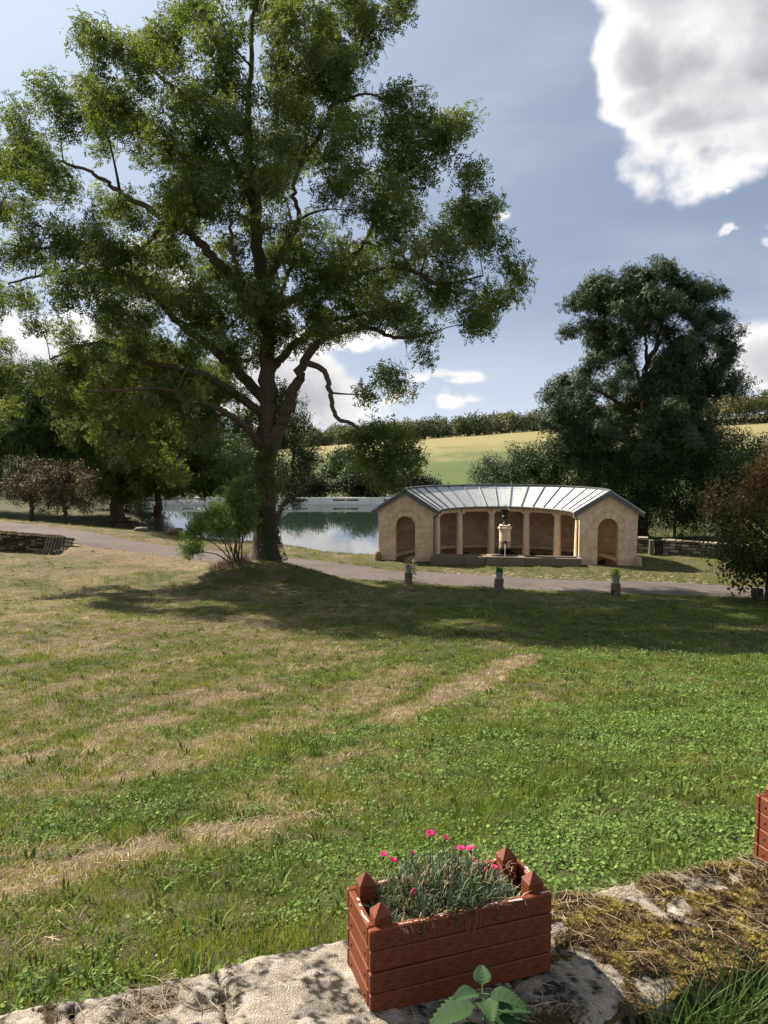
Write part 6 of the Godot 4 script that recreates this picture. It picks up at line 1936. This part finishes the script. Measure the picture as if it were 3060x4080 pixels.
	for s in spots:
		var o := thing("grass_tussock", s[2], "tussock", Vector3(s[0].x, ground(s[0].x, s[0].y) - 0.01, s[0].y), r.randf() * 6.0, "tussocks on the lawn")
		var me := put("blades", grass_tuft(20 + int(s[1] * 40), 70, 0.07, 0.13, 0.006, 0.75).mesh(grass_tint()), o)
		me.scale = Vector3.ONE * float(s[1])
	# loose straws
	var sx: Array[Transform3D] = []
	var sc := PackedColorArray()
	for k in 700:
		var st: Array = streaks[[0, 0, 0, 1, 2, 3, 6][r.randi() % 7]]
		var seg: int = r.randi() % (st[2].size() - 1)
		var p: Vector2 = st[2][seg].lerp(st[2][seg + 1], r.randf()) + Vector2(r.randfn(), r.randfn()) * st[0] * 0.5
		var sz := r.randf_range(0.4, 1.0) * (1.8 if k % 15 == 0 else 1.0)
		sx.append(Transform3D((Basis(Vector3.UP, r.randf() * TAU) * Basis(Vector3.BACK, r.randf_range(-0.2, 0.2))).scaled(Vector3(sz, 1.0, 1.0)), Vector3(p.x, ground(p.x, p.y) + 0.014, p.y)))
		sc.append(Color(0.5, 0.42, 0.29) * r.randf_range(0.5, 1.3))
	var g := Geo.new()
	g.tube([Vector3(-0.05, 0, 0), Vector3(0, 0.004, 0.003), Vector3(0.05, 0, 0)], [0.002, 0.0022, 0.0015], 4, false)
	var o2 := scatter("loose_straw", g.mesh(M.dry), sx, sc)
	tag(o2, "loose straws lying in the bare streaks of the lawn", "straw")

func grass_tint() -> Material:
	if not M.has("tussock"):
		var m := leaf_mat(0.9, 0.6)
		m.albedo_color = Color(0.075, 0.125, 0.025).linear_to_srgb()
		M.tussock = m
	return M.tussock


# ---------------------------------------------------------------- all of it
func _ready() -> void:
	var cam := Camera3D.new()
	cam.name = "camera"
	cam.fov = 67.3
	cam.near = 0.1
	cam.far = 3000.0
	cam.position = Vector3(0, EYE, 0)
	cam.rotation_degrees = Vector3(-4.85, 0, 0)
	add_child(cam)
	cam.current = true
	var el := deg_to_rad(SUN_EL)
	var az := deg_to_rad(-SUN_AZ)
	var to_sun := Vector3(sin(az) * cos(el), sin(el), -cos(az) * cos(el))
	var env := Environment.new()
	env.background_mode = Environment.BG_SKY
	env.sky = Sky.new()
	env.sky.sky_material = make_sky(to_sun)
	env.tonemap_mode = Environment.TONE_MAPPER_LINEAR
	env.tonemap_exposure = 2.6
	env.sdfgi_enabled = true
	env.ssao_enabled = true
	env.ssil_enabled = true
	var we := WorldEnvironment.new()
	we.name = "world"
	we.environment = env
	add_child(we)
	var sun := DirectionalLight3D.new()
	sun.name = "sun"
	sun.light_color = Color(1.0, 0.945, 0.86)
	sun.light_energy = 1.55
	sun.light_angular_distance = 0.53
	sun.shadow_enabled = true
	add_child(sun)
	sun.look_at_from_position(Vector3.ZERO, -to_sun, Vector3.UP)

	nz.seed = 3; nz.frequency = 0.1; nz.fractal_octaves = 4
	nz2.seed = 4; nz2.frequency = 0.1; nz2.fractal_octaves = 3
	make_materials()
	make_land()
	make_hall()
	make_trees()
	make_things()
	make_wall()
	var th := 0.33
	var c := Vector3(-0.04, TOP - 0.004, -2.105) + Vector3(cos(th), 0, -sin(th)) * 0.3 - Vector3(sin(th), 0, cos(th)) * 0.1225
	var box := make_planter(c, th)
	make_pinks(box)
	var second := copy_of(box, "red-brown wooden planter box cut off by the right edge of the picture", c + Vector3(1.60, 0.014, -0.605), th - 0.06)
	make_nettle()
	make_turf()
